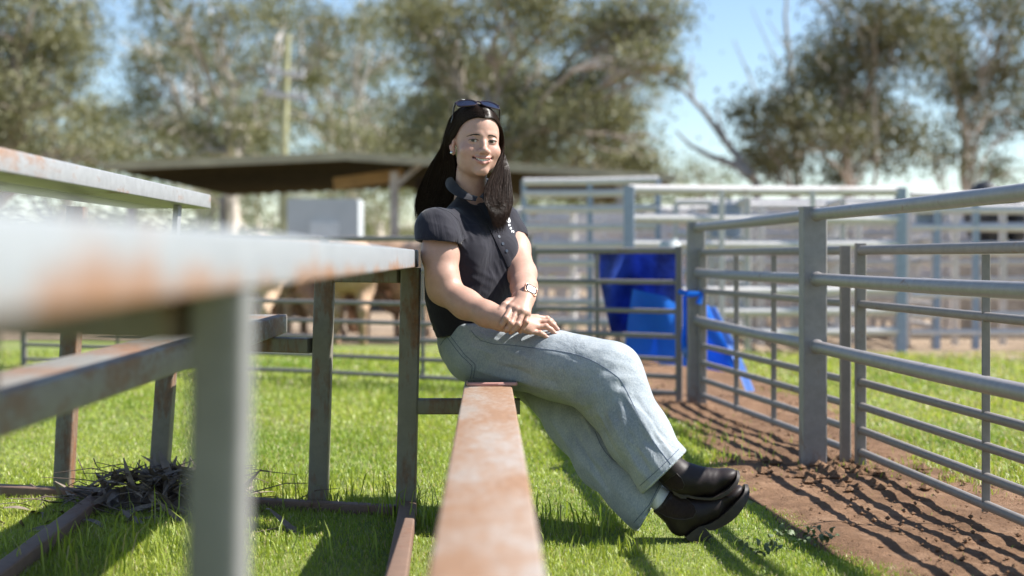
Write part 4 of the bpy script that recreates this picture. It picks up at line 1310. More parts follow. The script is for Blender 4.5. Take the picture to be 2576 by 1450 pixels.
# lips and the smile
up_l = [(-0.031, 0.0835, -0.0530, .0020), (-0.016, 0.0945, -0.0562, .0034), (-0.004, 0.0985, -0.0572, .0036), (0.004, 0.0985, -0.0572, .0036), (0.016, 0.0945, -0.0562, .0034), (0.031, 0.0835, -0.0530, .0020)]
lo_l = [(-0.030, 0.0835, -0.0555, .0020), (-0.017, 0.0925, -0.0685, .0042), (0, 0.0965, -0.0738, .0052), (0.017, 0.0925, -0.0685, .0042), (0.030, 0.0835, -0.0555, .0020)]
for L in (up_l, lo_l):
    for a, b in zip(L[:-1], L[1:]): HCn(a[:3], b[:3], a[3], b[3], 0.004)
cut = [(-0.032, 0.0880, -0.0545, .0009), (-0.018, 0.0950, -0.0618, .0033), (0, 0.0985, -0.0648, .0044), (0.018, 0.0950, -0.0618, .0033), (0.032, 0.0880, -0.0545, .0009)]
for dy_ in (0.004, -0.003, -0.009):
    for a, b in zip(cut[:-1], cut[1:]):
        HCn((a[0], a[1] + dy_, a[2]), (b[0], b[1] + dy_, b[2]), a[3], b[3], 0.0012, 's')
for s in (-1, 1):
    HE((s * 0.0325, 0.0860, -0.0575), (0.003, 0.006, 0.004), 0.006, 's')
    # ears
    HE((s * 0.0760, -0.010, -0.010), (0.0085, 0.019, 0.030), 0.006)
    HE((s * 0.0850, -0.006, -0.007), (0.0060, 0.011, 0.019), 0.004, 's')
    HE((s * 0.0735, -0.002, -0.039), (0.0065, 0.009, 0.010), 0.008)
# arms
body.chain(armR, 0.025)
body.chain(armL, 0.025)
# her right hand, palm down on the thigh
Wr = P(1285, 809, 4.385)
hR = {'mcp': [(1350, 800, 4.475), (1353, 808, 4.447), (1349, 822, 4.425), (1333, 833, 4.410)],
      'pip': [(1376, 803, 4.49), (1382, 811, 4.452), (1373, 822, 4.432), (1359, 839, 4.417)],
      'tip': [(1394, 815, 4.50), (1402, 829, 4.458), (1397, 840, 4.437), (1376, 850, 4.423)]}
for i in range(4):
    m, p_, t = (P(*hR[k][i]) for k in ('mcp', 'pip', 'tip'))
    body.cone(Wr, m, 0.021, 0.0122, 0.016)
for i in range(4):
    m, p_, t = (P(*hR[k][i]) for k in ('mcp', 'pip', 'tip'))
    rr = (0.0090, 0.0092, 0.0090, 0.0080)[i]
    d = p_ * 0.45 + t * 0.55 + np.array([0, 0, 0.0025])
    body.chain([(m, rr + 0.0012), (p_, rr), (d, rr - 0.0010), (t, rr - 0.0020)], 0.0028)
    body.ell(p_ + np.array([0, -0.001, 0.002]), (rr, rr, rr), 0.004)
body.chain([(Wr + np.array([0.01, 0.03, 0.01]), 0.014), (P(1325, 800, 4.50), 0.0115), (P(1345, 806, 4.54), 0.0095), (P(1362, 818, 4.55), 0.008)], 0.006)
# her left hand, gripping the right wrist from above
Wl = P(1318, 757, 4.415)
hL = {'mcp': [(1286, 775, 4.368), (1299, 781, 4.358), (1314, 785.5, 4.357), (1325, 790, 4.368)],
      'pip': [(1273.5, 802, 4.322), (1285.5, 814, 4.328), (1303, 817, 4.335), (1324, 811, 4.352)],
      'dip': [(1264, 815, 4.325), (1276, 827, 4.331), (1290, 831, 4.338), (1315, 827, 4.355)],
      'tip': [(1262, 821, 4.333), (1273, 832, 4.340), (1285, 836, 4.347), (1308, 835.5, 4.362)]}
for i in range(4):
    m = P(*hL['mcp'][i])
    body.cone(Wl, m, 0.024, 0.0135, 0.014)
for i in range(4):
    m, p_, dd, t = (P(*hL[k][i]) for k in ('mcp', 'pip', 'dip', 'tip'))
    rr = (0.0095, 0.0097, 0.0095, 0.0082)[i]
    body.chain([(m, rr + 0.0018), ((m + p_) / 2, rr + 0.0002), (p_, rr + 0.0003), (dd, rr - 0.0008), (t, rr - 0.0018)], 0.0022)
    body.ell(m + np.array([0, -0.003, 0.003]), (0.0095,) * 3, 0.008)
    body.ell(p_ + np.array([-0.001, -0.0015, 0.001]), (rr, rr, rr), 0.003)
body.chain([(Wl + np.array([-0.012, 0.0, 0.0]), 0.016), (P(1281, 761, 4.395), 0.0135), (P(1270, 768, 4.375), 0.0108), (P(1259, 780, 4.362), 0.0085)], 0.005)

NAILS = []
for i in range(4):
    p_, t = P(*hR['pip'][i]), P(*hR['tip'][i]); d = (t - p_) / np.linalg.norm(t - p_)
    u_ = np.array([0, -0.35, 1.0]); u_ -= d * (u_ @ d); u_ /= np.linalg.norm(u_)
    NAILS.append((t - d * 0.001 + u_ * 0.0052, d, u_))
t = P(1259, 780, 4.362); d = t - P(1270, 768, 4.375); d /= np.linalg.norm(d); u_ = np.array([-0.3, -0.85, 0.45]); u_ -= d * (u_ @ d); u_ /= np.linalg.norm(u_)
NAILS.append((t + u_ * 0.0066, d, u_))
lo_b, hi_b = np.array([-0.36, 4.26, 0.50]), np.array([0.20, 4.95, 1.36])
BV, BF = body.mesh(lo_b, hi_b, 0.0021)
BV = smooth_mesh(BV, BF, 2)

def nearest_chain(p, L):
    d = np.full(len(p), 9.0)
    for a, b in zip(L[:-1], L[1:]):
        A, B = np.array(a[:3]), np.array(b[:3]); ba = B - A
        t = np.clip((p - A) @ ba / (ba @ ba), 0, 1)
        q = p - A - t[:, None] * ba
        d = np.minimum(d, np.sqrt((q * q).sum(1)) - (a[3] + (b[3] - a[3]) * t))
    return d
loc = (BV - HC) @ HR
skin = np.array([0.45, 0.272, 0.205])
bc_ = np.repeat(skin[None], len(BV), 0)
def blend(mask, col):
    global bc_
    bc_ = bc_ * (1 - mask[:, None]) + np.array(col) * mask[:, None]
r3 = lambda c, r: np.exp(-(((loc - np.array(c)) / np.array(r)) ** 2).sum(1))
for s in (-1, 1):
    blend(0.45 * r3((s * .045, .07, -.03), (.022, .03, .02)), (0.49, 0.23, 0.18))
    blend(0.35 * r3((s * .0315, .085, 0.004), (.02, .02, .012)), (0.37, 0.205, 0.155))
    blend(0.6 * r3((s * .078, -.01, -.012), (.014, .02, .03)), (0.50, 0.22, 0.17))
blend(0.35 * r3((0, .11, -.036), (.012, .012, .010)), (0.49, 0.23, 0.18))
lipm = np.clip(1 - np.minimum(nearest_chain(loc, up_l), nearest_chain(loc, lo_l)) / 0.0016, 0, 1) * (loc[:, 1] > 0.07)
blend(lipm * 0.8, (0.42, 0.16, 0.14))
mouth_in = np.clip(1 - nearest_chain(loc, [(a[0], a[1] - 0.012, a[2], a[3] + 0.003) for a in cut]) / 0.001, 0, 1) * (loc[:, 1] < 0.0875) * (np.abs(loc[:, 0]) < 0.033) * (loc[:, 1] > 0.06)
blend(mouth_in, (0.09, 0.03, 0.025))
# scalp: skin darkened by hair roots behind the hairline
hl = loc[:, 2] - np.interp(loc[:, 1], [-0.2, -0.03, 0.0, 0.03, 0.055, 0.075, 0.095], [-0.08, -0.06, 0.014, 0.030, 0.056, 0.0725, 0.078])
blend(np.clip(hl / 0.004, 0, 1) * (loc[:, 2] > -0.08) * (np.abs(loc[:, 0]) < 0.0785) * (loc[:, 1] < 0.11) * np.where((loc[:, 1] > -0.03) & (np.abs(loc[:, 0]) > 0.068) & (loc[:, 2] < 0.02), 0, 1), (0.02, 0.013, 0.010))
for D_ in (hL, hR):
    for i in range(4):
        t = P(*D_['tip'][i]); p_ = P(*D_['pip'][i])
        blend(0.45 * np.exp(-((BV - t) ** 2).sum(1) / 0.009 ** 2), (0.52, 0.25, 0.20))
        blend(0.35 * np.exp(-((BV - p_) ** 2).sum(1) / 0.008 ** 2), (0.50, 0.24, 0.18))

def skin_mat():
    m, n, l, b = nt('skin')
    a = n.new('ShaderNodeVertexColor'); a.layer_name = 'Col'
    c = ocoord(n)
    r = ramp(n, [(0.3, (0.90, 0.88, 0.87)), (0.7, (1.06, 1.05, 1.05))])
    l.new(noise(n, l, c, 45, 6, 0.7), r.inputs[0])
    v = n.new('ShaderNodeTexVoronoi'); v.inputs['Scale'].default_value = 140
    l.new(c, v.inputs['Vector'])
    fr = ramp(n, [(0.08, (0.86, 0.79, 0.74)), (0.15, (1, 1, 1))])
    l.new(v.outputs['Distance'], fr.inputs[0])
    l.new(mixc(n, l, 1.0, mixc(n, l, 1.0, a.outputs['Color'], r.outputs[0], 'MULTIPLY'), fr.outputs[0], 'MULTIPLY'), b.inputs['Base Color'])
    b.inputs['Roughness'].default_value = 0.48
    b.inputs['Specular IOR Level'].default_value = 0.4
    b.inputs['Subsurface Weight'].default_value = 0.12
    b.inputs['Subsurface Radius'].default_value = (1.0, 0.35, 0.2)
    b.inputs['Subsurface Scale'].default_value = 0.008
    bump(n, l, b, noise(n, l, c, 900, 3, 0.6), 0.12, 0.001)
    return m
M['skin'] = skin_mat()
mesh_obj('body', BV, BF, M['skin'], person, True, colors=bc_)

M['nail'] = simple('fingernail', (0.62, 0.38, 0.32), 0.25, 0, 0.05)
for c, d, u_ in NAILS:
    MB().ell(c, (0.0062, 0.0048, 0.0022), 14, 8, np.stack([d, np.cross(u_, d), u_], 1)).build('fingernail', M['nail'], person, True)

# --- eyes, teeth, brows, lashes
m, n, l, b = nt('eye')
a = n.new('ShaderNodeVertexColor'); a.layer_name = 'Col'
l.new(a.outputs['Color'], b.inputs['Base Color']); b.inputs['Roughness'].default_value = 0.12
M['eye'] = m
for s in (-1, 1):
    e = MB().ell((0, 0, 0), (0.0128,) * 3, 32, 24)
    ev_ = np.array(e.v)
    c = H(s * 0.0315, 0.0730, -0.0020)
    gaze = np.array([0, 0, CAM_H]) - c; gaze /= np.linalg.norm(gaze)
    cs = (ev_ / 0.0128) @ gaze
    colr = np.where(cs[:, None] > 0.972, [0.008, 0.007, 0.006], np.where(cs[:, None] > 0.885, [0.06, 0.045, 0.03], [0.62, 0.57, 0.54]))
    mesh_obj('eye', ev_ + c, e.f, M['eye'], person, True, colors=colr)
M['tooth'] = simple('tooth_enamel', (0.80, 0.77, 0.70), 0.2, 0, 0.04, 60)
tm = MB()
tw8 = [0.0042, 0.0052, 0.0058, 0.0072, 0.0072, 0.0058, 0.0052, 0.0042]
xt = -sum(tw8) / 2
for i, w in enumerate(tw8):
    x = xt + w / 2; xt += w
    y = 0.0925 - 8.0 * x * x
    ang = -2 * 8.0 * x
    ax_ = HR @ (np.array([1, ang, 0]) / math.hypot(1, ang)); ay_ = HR @ (np.array([-ang, 1, 0]) / math.hypot(1, ang))
    h_ = (0.0036, 0.0044, 0.0046, 0.0052, 0.0052, 0.0046, 0.0044, 0.0036)[i]
    tm.box(H(x, y - 0.002, -0.0590 - h_ * 0.75 + 12 * x * x), ax_ * w * 0.48, upv * h_, ay_ * 0.0022, 0.0012)
tm.build('teeth', M['tooth'], person, True)
M['brow'] = simple('brow_hair', (0.035, 0.022, 0.016), 0.6)
def face_y(x, z):
    y = np.full(len(x), 0.135)
    for _ in range(60):
        p = HC + np.stack([x, y, z], -1) @ HR.T
        y = y - np.maximum(body.ev(p), 0) * 0.8
    return y
rb = np.random.default_rng(3)
for s in (-1, 1):
    t = rb.random(150)
    x = s * (0.0125 + 0.036 * t)
    zc = 0.0140 + 0.0040 * np.sin(np.pi * np.clip(t * 0.92 + 0.12, 0, 1)) - 0.003 * t
    wd = 0.0024 * (1 - 0.75 * t ** 2)
    z = zc + rb.uniform(-1, 1, 150) * wd
    x2 = x + s * 0.0052; z2 = z + 0.0012 * (0.6 - t) * 2
    y1_, y2_ = face_y(x, z), face_y(x2, z2)
    mb = MB()
    for i in range(150):
        mb.tube([H(x[i], y1_[i] - 0.0003, z[i]), H((x[i] + x2[i]) / 2, (y1_[i] + y2_[i]) / 2 + 0.0009, (z[i] + z2[i]) / 2), H(x2[i], y2_[i] + 0.0004, z2[i])], [0.00034, 0.0003, 0.00012], 4, False)
    mb.build('eyebrow', M['brow'], person)
    # lash line along the upper lid
    tt = np.linspace(-1, 1, 26)
    lx = s * (0.0318 + 0.0160 * tt)
    lz = -0.0030 + 0.0040 * np.sqrt(np.clip(1 - tt ** 2, 0, 1)) + 0.0006
    ly = face_y(lx, lz + 0.0008)
    mb = MB().tube([H(lx[i], ly[i] + 0.0002, lz[i]) for i in range(26)], [0.0006 + 0.0008 * (1 - tt[i] ** 2) for i in range(26)], 6)
    for i in range(1, 26):
        mb.tube([H(lx[i], ly[i], lz[i]), H(lx[i] + s * 0.0012 * (1 + tt[i]), ly[i] + 0.0045, lz[i] - 0.0012), ], [0.00028, 0.0001], 3, False)
    mb.build('eyelash', M['brow'], person)
M['earring'] = simple('silver_stud', (0.75, 0.74, 0.70), 0.15, 0.9, 0.05, 90, 0.002)
MB().ell(H(-0.0805, 0.004, -0.0415), (0.0054,) * 3, 16, 12).build('earring', M['earring'], person, True)

# --- polo shirt
shirt0 = Field()
def shirt_base(F):
    F.raw(torso_f(0.0), tcen, 0.5, 0.02)
    bust(F, 0.0)
    sl = Field()
    sl.chain([q3(1134, 556, 4.60, 34), q3(1098, 578, 4.545, 53), q3(1103, 605, 4.525, 54), q3(1107, 655, 4.52, 55)], 0.02)
    hc = P(1105, 611, 4.52); hn = P(1113, 700, 4.46) - P(1104, 560, 4.56); hn /= np.linalg.norm(hn); hn = hn + np.array([-0.16, 0.42, 0]); hn /= np.linalg.norm(hn)
    sl.raw(lambda p: -((p - hc) @ hn), hc, 9, 0.003, 's')
    sl.cone(hc - hn * 0.010, hc + hn * 0.05, rp(50, 4.52), rp(51, 4.52), 0.002, 's')
    F.raw(lambda p: sl.ev(p), P(1104, 585, 4.55), 0.16, 0.03)
    s2 = Field()
    s2.chain([q3(1240, 532, 4.80, 36), q3(1264, 558, 4.83, 42), q3(1284, 592, 4.80, 40), q3(1302, 645, 4.76, 39.5)], 0.02)
    hc2 = P(1290, 606, 4.79); hn2 = P(1314, 690, 4.66) - P(1262, 556, 4.83); hn2 /= np.linalg.norm(hn2)
    hn2 = hn2 + np.array([0, 0.40, 0]); hn2 /= np.linalg.norm(hn2)
    s2.raw(lambda p: -((p - hc2) @ hn2), hc2, 9, 0.003, 's')
    s2.cone(hc2 - hn2 * 0.010, hc2 + hn2 * 0.05, rp(36.5, 4.80), rp(37, 4.80), 0.002, 's')
    F.raw(lambda p: s2.ev(p), P(1275, 575, 4.82), 0.15, 0.02)
    # hem, cut on a slope
    hz = P(1170, 840, 4.6)
    F.raw(lambda p: (p[:, 2] - hz[2]) - 0.19 * (p[:, 0] - hz[0]), hz, 9, 0.008, 's')
    # neck opening
    F.cone(P(1186, 462, 4.71), P(1197, 490, 4.665), 0.050, 0.036, 0.008, 's')
shirt_base(shirt0)
SF = [(1150, 540, 1172, 606, 5, 3.0), (1163, 555, 1190, 604, 5, 2.6), (1176, 552, 1212, 618, 6, 2.6), (1190, 560, 1222, 626, 7, 2.2), (1156, 612, 1176, 596, 5, 3.0),
      (1205, 520, 1238, 588, 5, 2.2), (1216, 560, 1243, 612, 6, 1.8), (1166, 640, 1205, 668, 8, 1.8), (1172, 668, 1240, 702, 8, 2.6), (1190, 700, 1282, 752, 8, 3.6), (1215, 735, 1282, 775, 6, 2.6),
      (1262, 655, 1283, 742, 6, 3.0), (1274, 640, 1292, 720, 5, 2.6), (1246, 660, 1268, 730, 6, 2.0), (1230, 675, 1262, 745, 6, 1.8),
      (1078, 762, 1150, 782, 6, 4.0), (1080, 785, 1168, 806, 6, 4.5), (1084, 808, 1180, 824, 5.5, 4.5), (1090, 828, 1190, 838, 5, 4.0), (1100, 742, 1180, 790, 7, 2.2), (1200, 800, 1250, 812, 6, 3.0),
      (1050, 556, 1100, 566, 6, 1.6), (1052, 580, 1140, 596, 7, 1.5), (1062, 606, 1150, 622, 5, 1.4), (1100, 540, 1150, 566, 6, 1.6), (1120, 570, 1156, 590, 5, 2.0), (1128, 586, 1160, 604, 5, 2.2),
      (1270, 545, 1296, 590, 5, 1.8), (1282, 552, 1300, 586, 4, 1.5)]
shirt = Field(); shirt_base(shirt)
sfd = fold_disp(mkfolds(shirt0, SF))
rk = np.random.default_rng(9)
kd = rk.normal(0, 1, (7, 3)); kd /= np.linalg.norm(kd, axis=1)[:, None]; kp = rk.uniform(0, 6, 7)
def soft(p, amp, fr):
    o = 0
    for i in range(7): o = o + np.sin(fr * (0.6 + 0.18 * i) * (p @ kd[i]) + kp[i])
    return amp * o / 4
shirt.disp = lambda p: sfd(p) + soft(p, 0.0016, 42)
SV, SQ = shirt.mesh((-0.38, 4.36, 0.52), (0.10, 5.02, 1.09), 0.0029)
SV = smooth_mesh(SV, SQ, 1)
def fabric(name, col, rough, wscale, wamp, var=0.1, sheen=0.3, stretch=(1, 1, 1), fine=None, wrinkle=None):
    m, n, l, b = nt(name)
    c = ocoord(n)
    r = ramp(n, [(0.3, tuple(x * (1 - var) for x in col)), (0.7, tuple(x * (1 + var) for x in col))])
    l.new(noise(n, l, c, wscale, 3, 0.6, stretch), r.inputs[0])
    base = r.outputs[0]
    if fine:
        r2 = ramp(n, [(0.35, fine[1]), (0.65, fine[2])])
        l.new(noise(n, l, c, fine[0], 6, 0.65), r2.inputs[0])
        base = mixc(n, l, 1.0, base, r2.outputs[0], 'MULTIPLY')
    l.new(base, b.inputs['Base Color'])
    b.inputs['Roughness'].default_value = rough
    b.inputs['Specular IOR Level'].default_value = 0.2
    b.inputs['Sheen Weight'].default_value = sheen
    b.inputs['Sheen Roughness'].default_value = 0.5
    bp = bump(n, l, b, noise(n, l, c, wscale, 2, 0.5, stretch), 0.35, wamp)
    if wrinkle:
        b2 = n.new('ShaderNodeBump'); b2.inputs['Strength'].default_value = 1.0; b2.inputs['Distance'].default_value = wrinkle[1]
        t = n.new('ShaderNodeTexNoise'); t.inputs['Scale'].default_value = wrinkle[0]; t.inputs['Detail'].default_value = 4; t.inputs['Distortion'].default_value = 0.9
        mp = n.new('ShaderNodeMapping'); mp.inputs['Scale'].default_value = wrinkle[2]; mp.inputs['Rotation'].default_value = (0.3, 0.5, 0.6)
        l.new(c, mp.inputs['Vector']); l.new(mp.outputs[0], t.inputs['Vector'])
        l.new(t.outputs['Fac'], b2.inputs['Height']); l.new(b2.outputs[0], bp.inputs['Normal'])
    return m
M['shirt'] = fabric('navy_pique', (0.0105, 0.010, 0.0175), 0.8, 650, 0.0008, 0.35, 0.16, wrinkle=(8, 0.013, (1, 1, 0.4)))
shirt_o = mesh_obj('polo_shirt', SV, SQ, M['shirt'], person, True)
# collar: two leaves folded down round the neck
def ribbon(name, A_, B_, mat, parent, th=0.003, bulge=0.006, m=8):
    A_, B_ = np.array(A_), np.array(B_)
    t = np.linspace(0, 1, 28)
    s = np.linspace(0, 1, len(A_))
    a = np.stack([np.interp(t, s, A_[:, k]) for k in range(3)], -1); b = np.stack([np.interp(t, s, B_[:, k]) for k in range(3)], -1)
    for _ in range(2):
        for arr in (a, b): arr[1:-1] = (arr[:-2] + 2 * arr[1:-1] + arr[2:]) / 4
    u = np.linspace(0, 1, m)[None, :, None]
    g = a[:, None] * (1 - u) + b[:, None] * u
    ta = np.gradient(g, axis=0); tb = np.gradient(g, axis=1)
    nn = np.cross(ta, tb); nn /= np.linalg.norm(nn, axis=2)[..., None] + 1e-9
    if nn[len(nn) // 2, m // 2, 1] > 0: nn = -nn
    g = g + nn * bulge * np.sin(np.pi * u)
    v = np.concatenate([(g + nn * th / 2).reshape(-1, 3), (g - nn * th / 2).reshape(-1, 3)])
    idx = np.arange(28 * m).reshape(28, m); N = 28 * m
    f = [(idx[i, j], idx[i + 1, j], idx[i + 1, j + 1], idx[i, j + 1]) for i in range(27) for j in range(m - 1)]
    f += [tuple(N + k for k in q[::-1]) for q in f]
    ring = [idx[i, 0] for i in range(28)] + [idx[27, j] for j in range(1, m)] + [idx[i, m - 1] for i in range(26, -1, -1)] + [idx[0, j] for j in range(m - 2, 0, -1)]
    for i in range(len(ring)):
        p_, q_ = ring[i], ring[(i + 1) % len(ring)]
        f.append((p_, q_, N + q_, N + p_))
    return mesh_obj(name, v, f, mat, parent, True, 40)
M['collar'] = fabric('navy_rib_collar', (0.009, 0.0085, 0.014), 0.85, 500, 0.0008, 0.3, 0.2, (1, 1, 0.3))
ribbon('collar', [P(1150, 428, 4.79), P(1133, 440, 4.735), P(1143, 455, 4.675), P(1161, 475, 4.640), P(1182, 490, 4.622), P(1203, 496, 4.612)],
       [P(1136, 448, 4.81), P(1119, 462, 4.735), P(1126, 478, 4.660), P(1148, 494, 4.606), P(1172, 503, 4.582), P(1197, 506, 4.580)], M['collar'], shirt_o, 0.003, 0.005)
ribbon('collar', [P(1150, 428, 4.79), P(1188, 432, 4.80), P(1220, 445, 4.77), P(1228, 462, 4.72), P(1222, 478, 4.665), P(1206, 496, 4.614)],
       [P(1135, 458, 4.84), P(1195, 460, 4.84), P(1242, 468, 4.79), P(1250, 488, 4.715), P(1240, 503, 4.645), P(1218, 508, 4.588)], M['collar'], shirt_o, 0.003, 0.005)
def on_surf(field, pts, n_, off=0.0008):
    pts = np.array(pts, float); s = np.linspace(0, 1, len(pts)); t = np.linspace(0, 1, n_)
    x = np.interp(t, s, pts[:, 0]); y = np.interp(t, s, pts[:, 1])
    for _ in range(2):
        x[1:-1] = (x[:-2] + 2 * x[1:-1] + x[2:]) / 4; y[1:-1] = (y[:-2] + 2 * y[1:-1] + y[2:]) / 4
    h = ray_hit(field, x, y)
    return h + grad(field, h) * off
def seam(name, field, pts, r, mat, parent, n_=40, off=0.0004):
    r = r * 0.72
    h = on_surf(field, pts, n_, off)
    return MB().tube(list(h), r, 5).build(name, mat, parent, True)
M['thread'] = simple('navy_thread', (0.012, 0.012, 0.020), 0.7)
plk = ribbon('placket', on_surf(shirt, [(1205, 502), (1232, 550), (1256, 602), (1276, 640), (1286, 668)], 28, 0.003), on_surf(shirt, [(1194, 506), (1218, 553), (1244, 606), (1264, 645), (1276, 672)], 28, 0.003), M['shirt'], shirt_o, 0.002, 0.001, 4)
for pts in ([(1052, 598), (1080, 606), (1120, 612), (1156, 612)], [(1098, 522), (1132, 534), (1154, 556), (1166, 590), (1163, 618)], [(1108, 516), (1140, 522), (1166, 516)]):
    seam('stitching', shirt, pts, 0.0009, M['thread'], shirt_o)
M['button'] = simple('blue_button', (0.035, 0.045, 0.065), 0.35, 0, 0.1)
for px, py in ((1253.5, 597), (1263, 614.5), (1272.5, 632.5)):
    h = ray_hit(shirt, px, py); g = grad(shirt, h)[0]; c = h[0] + g * 0.0045
    x_ = np.cross(g, [0, 0, 1.0]); x_ /= np.linalg.norm(x_); y_ = np.cross(g, x_)
    rrect(MB(), c, x_, y_, 0.0055, 0.0055, 0.0054, 0.0, 0.002, 0.0005).build('button', M['button'], shirt_o, True)
# white print on the chest: a swoosh shape and three short lines of letters
M['print'] = simple('white_print', (0.80, 0.80, 0.80), 0.6, 0, 0.02)
def decal(name, polys, dense=6):
    v, f = [], []
    for pl in polys:
        cx_, cy_ = np.mean([q[0] for q in pl]), np.mean([q[1] for q in pl])
        pts = []
        for a_, b_ in zip(pl, pl[1:] + pl[:1]):
            for k in range(dense): pts.append((a_[0] + (b_[0] - a_[0]) * k / dense, a_[1] + (b_[1] - a_[1]) * k / dense))
        pts.append((cx_, cy_))
        h = ray_hit(shirt, [q[0] for q in pts], [q[1] for q in pts]); h = h + grad(shirt, h) * 0.0012
        o = len(v); N = len(pts) - 1
        v += list(h); f += [(o + i, o + (i + 1) % N, o + N) for i in range(N)]
    return mesh_obj(name, v, f, M['print'], shirt_o)
zc = lambda x, y: ((1960 + x * 0.12415) / 1.59, (780 + y * 0.12415) / 1.59)
emb = [zc(*q) for q in ((485, 655), (520, 635), (560, 645), (610, 730), (645, 800), (655, 885), (560, 910), (525, 860), (478, 810), (450, 770), (470, 740), (500, 760), (525, 770), (520, 730))]
decal('emblem', [[emb[0], emb[1], emb[2], emb[3], emb[13]], [emb[13], emb[3], emb[4], emb[12]], [emb[12], emb[4], emb[5], emb[6], emb[7]], [emb[12], emb[7], emb[8], emb[9], emb[10], emb[11]]])
def text_decal(txt, x0, y0, x1, y1, hgt, slant=0.0):
    cu = bpy.data.curves.new('letters', 'FONT'); cu.body = txt; cu.size = 1.0; cu.offset = 0.02
    ob = bpy.data.objects.new('letters', cu); COL.objects.link(ob)
    dg = bpy.context.evaluated_depsgraph_get()
    me = bpy.data.meshes.new_from_object(ob.evaluated_get(dg))
    v = np.array([q.co[:] for q in me.vertices]); f = [tuple(p_.vertices) for p_ in me.polygons]
    bpy.data.objects.remove(ob); bpy.data.curves.remove(cu); bpy.data.meshes.remove(me)
    v[:, 0] -= v[:, 0].min(); w = v[:, 0].max()
    px = x0 + (x1 - x0) * v[:, 0] / w - slant * v[:, 1] * hgt
    py = y0 + (y1 - y0) * v[:, 0] / w - v[:, 1] * hgt
    h = ray_hit(shirt, px, py); h = h + grad(shirt, h) * 0.0012
    mesh_obj('lettering', h, f, M['print'], shirt_o)
for txt, a_, b_, hh in (('th', (578, 1015), (652, 1010), 8.5), ('es', (628, 1112), (692, 1108), 9.0), ('re', (680, 1215), (770, 1222), 10.5)):
    text_decal(txt, *zc(*a_), *zc(*b_), hh)

# --- jeans: her right leg with the seat, and her left leg
def plane_cut(F, c, nrm, k=0.002): F.raw(lambda p: -((p - c) @ nrm), c, 9, k, 's')
jr0, jl0 = Field(), Field()
def jean_r(F):
    F.cone(P(1184, 872, 4.74), P(1196, 884, 4.62), rp(76, 4.74), rp(72, 4.62), 0.03)
    F.cone(P(1182, 845, 4.72), P(1200, 840, 4.64), rp(82, 4.72), rp(70, 4.64), 0.03)
    F.cone(P(1180, 905, 4.66), P(1230, 905, 4.66), rp(53, 4.66), rp(56, 4.66), 0.03)
    ch = [q3(1208, 888, 4.62, 66), q3(1300, 902, 4.55, 75), q3(1400, 920, 4.475, 83), q3(1465, 936, 4.44, 85), q3(1515, 951, 4.41, 88), q3(1545, 992, 4.385, 86), q3(1606, 1097, 4.305, 78), q3(1671, 1189, 4.225, 72), q3(1715, 1250, 4.18, 72)]
    F.chain(ch, 0.03)
    F.ell(P(1560, 922, 4.41), (rp(40, 4.4), 0.05, rp(40, 4.4)), 0.06)
    hc = P(1672, 1188.5, 4.222); hn = P(1712, 1250, 4.18) - P(1612, 1114, 4.29)
    hn = np.array([0.70, -0.16, -0.70]); hn /= np.linalg.norm(hn)
    plane_cut(F, hc, hn)
    F.cone(hc - hn * 0.0, hc + hn * 0.08, rp(52, 4.22), rp(60, 4.22), 0.002, 's')
    # waistline under the shirt
    wz = P(1170, 812, 4.65)
    F.raw(lambda p: np.minimum(-(p[:, 2] - wz[2]), 9), wz, 9, 0.01, 's')
    return hc, hn
def jean_l(F):
    F.chain([q3(1225, 898, 4.82, 66), q3(1352, 931, 4.75, 76), q3(1452, 1047, 4.60, 79), q3(1527, 1156, 4.46, 75), q3(1594, 1224, 4.36, 71), q3(1640, 1270, 4.31, 70), q3(1690, 1300, 4.27, 69)], 0.04)
    hc = P(1640, 1270, 4.31); hn = np.array([0.86, -0.18, -0.47]); hn /= np.linalg.norm(hn)
    plane_cut(F, hc, hn)
    F.cone(hc - hn * 0.0, hc + hn * 0.08, rp(50, 4.31), rp(58, 4.31), 0.002, 's')
    return hc, hn
hcR, hnR = jean_r(jr0); hcL, hnL = jean_l(jl0)
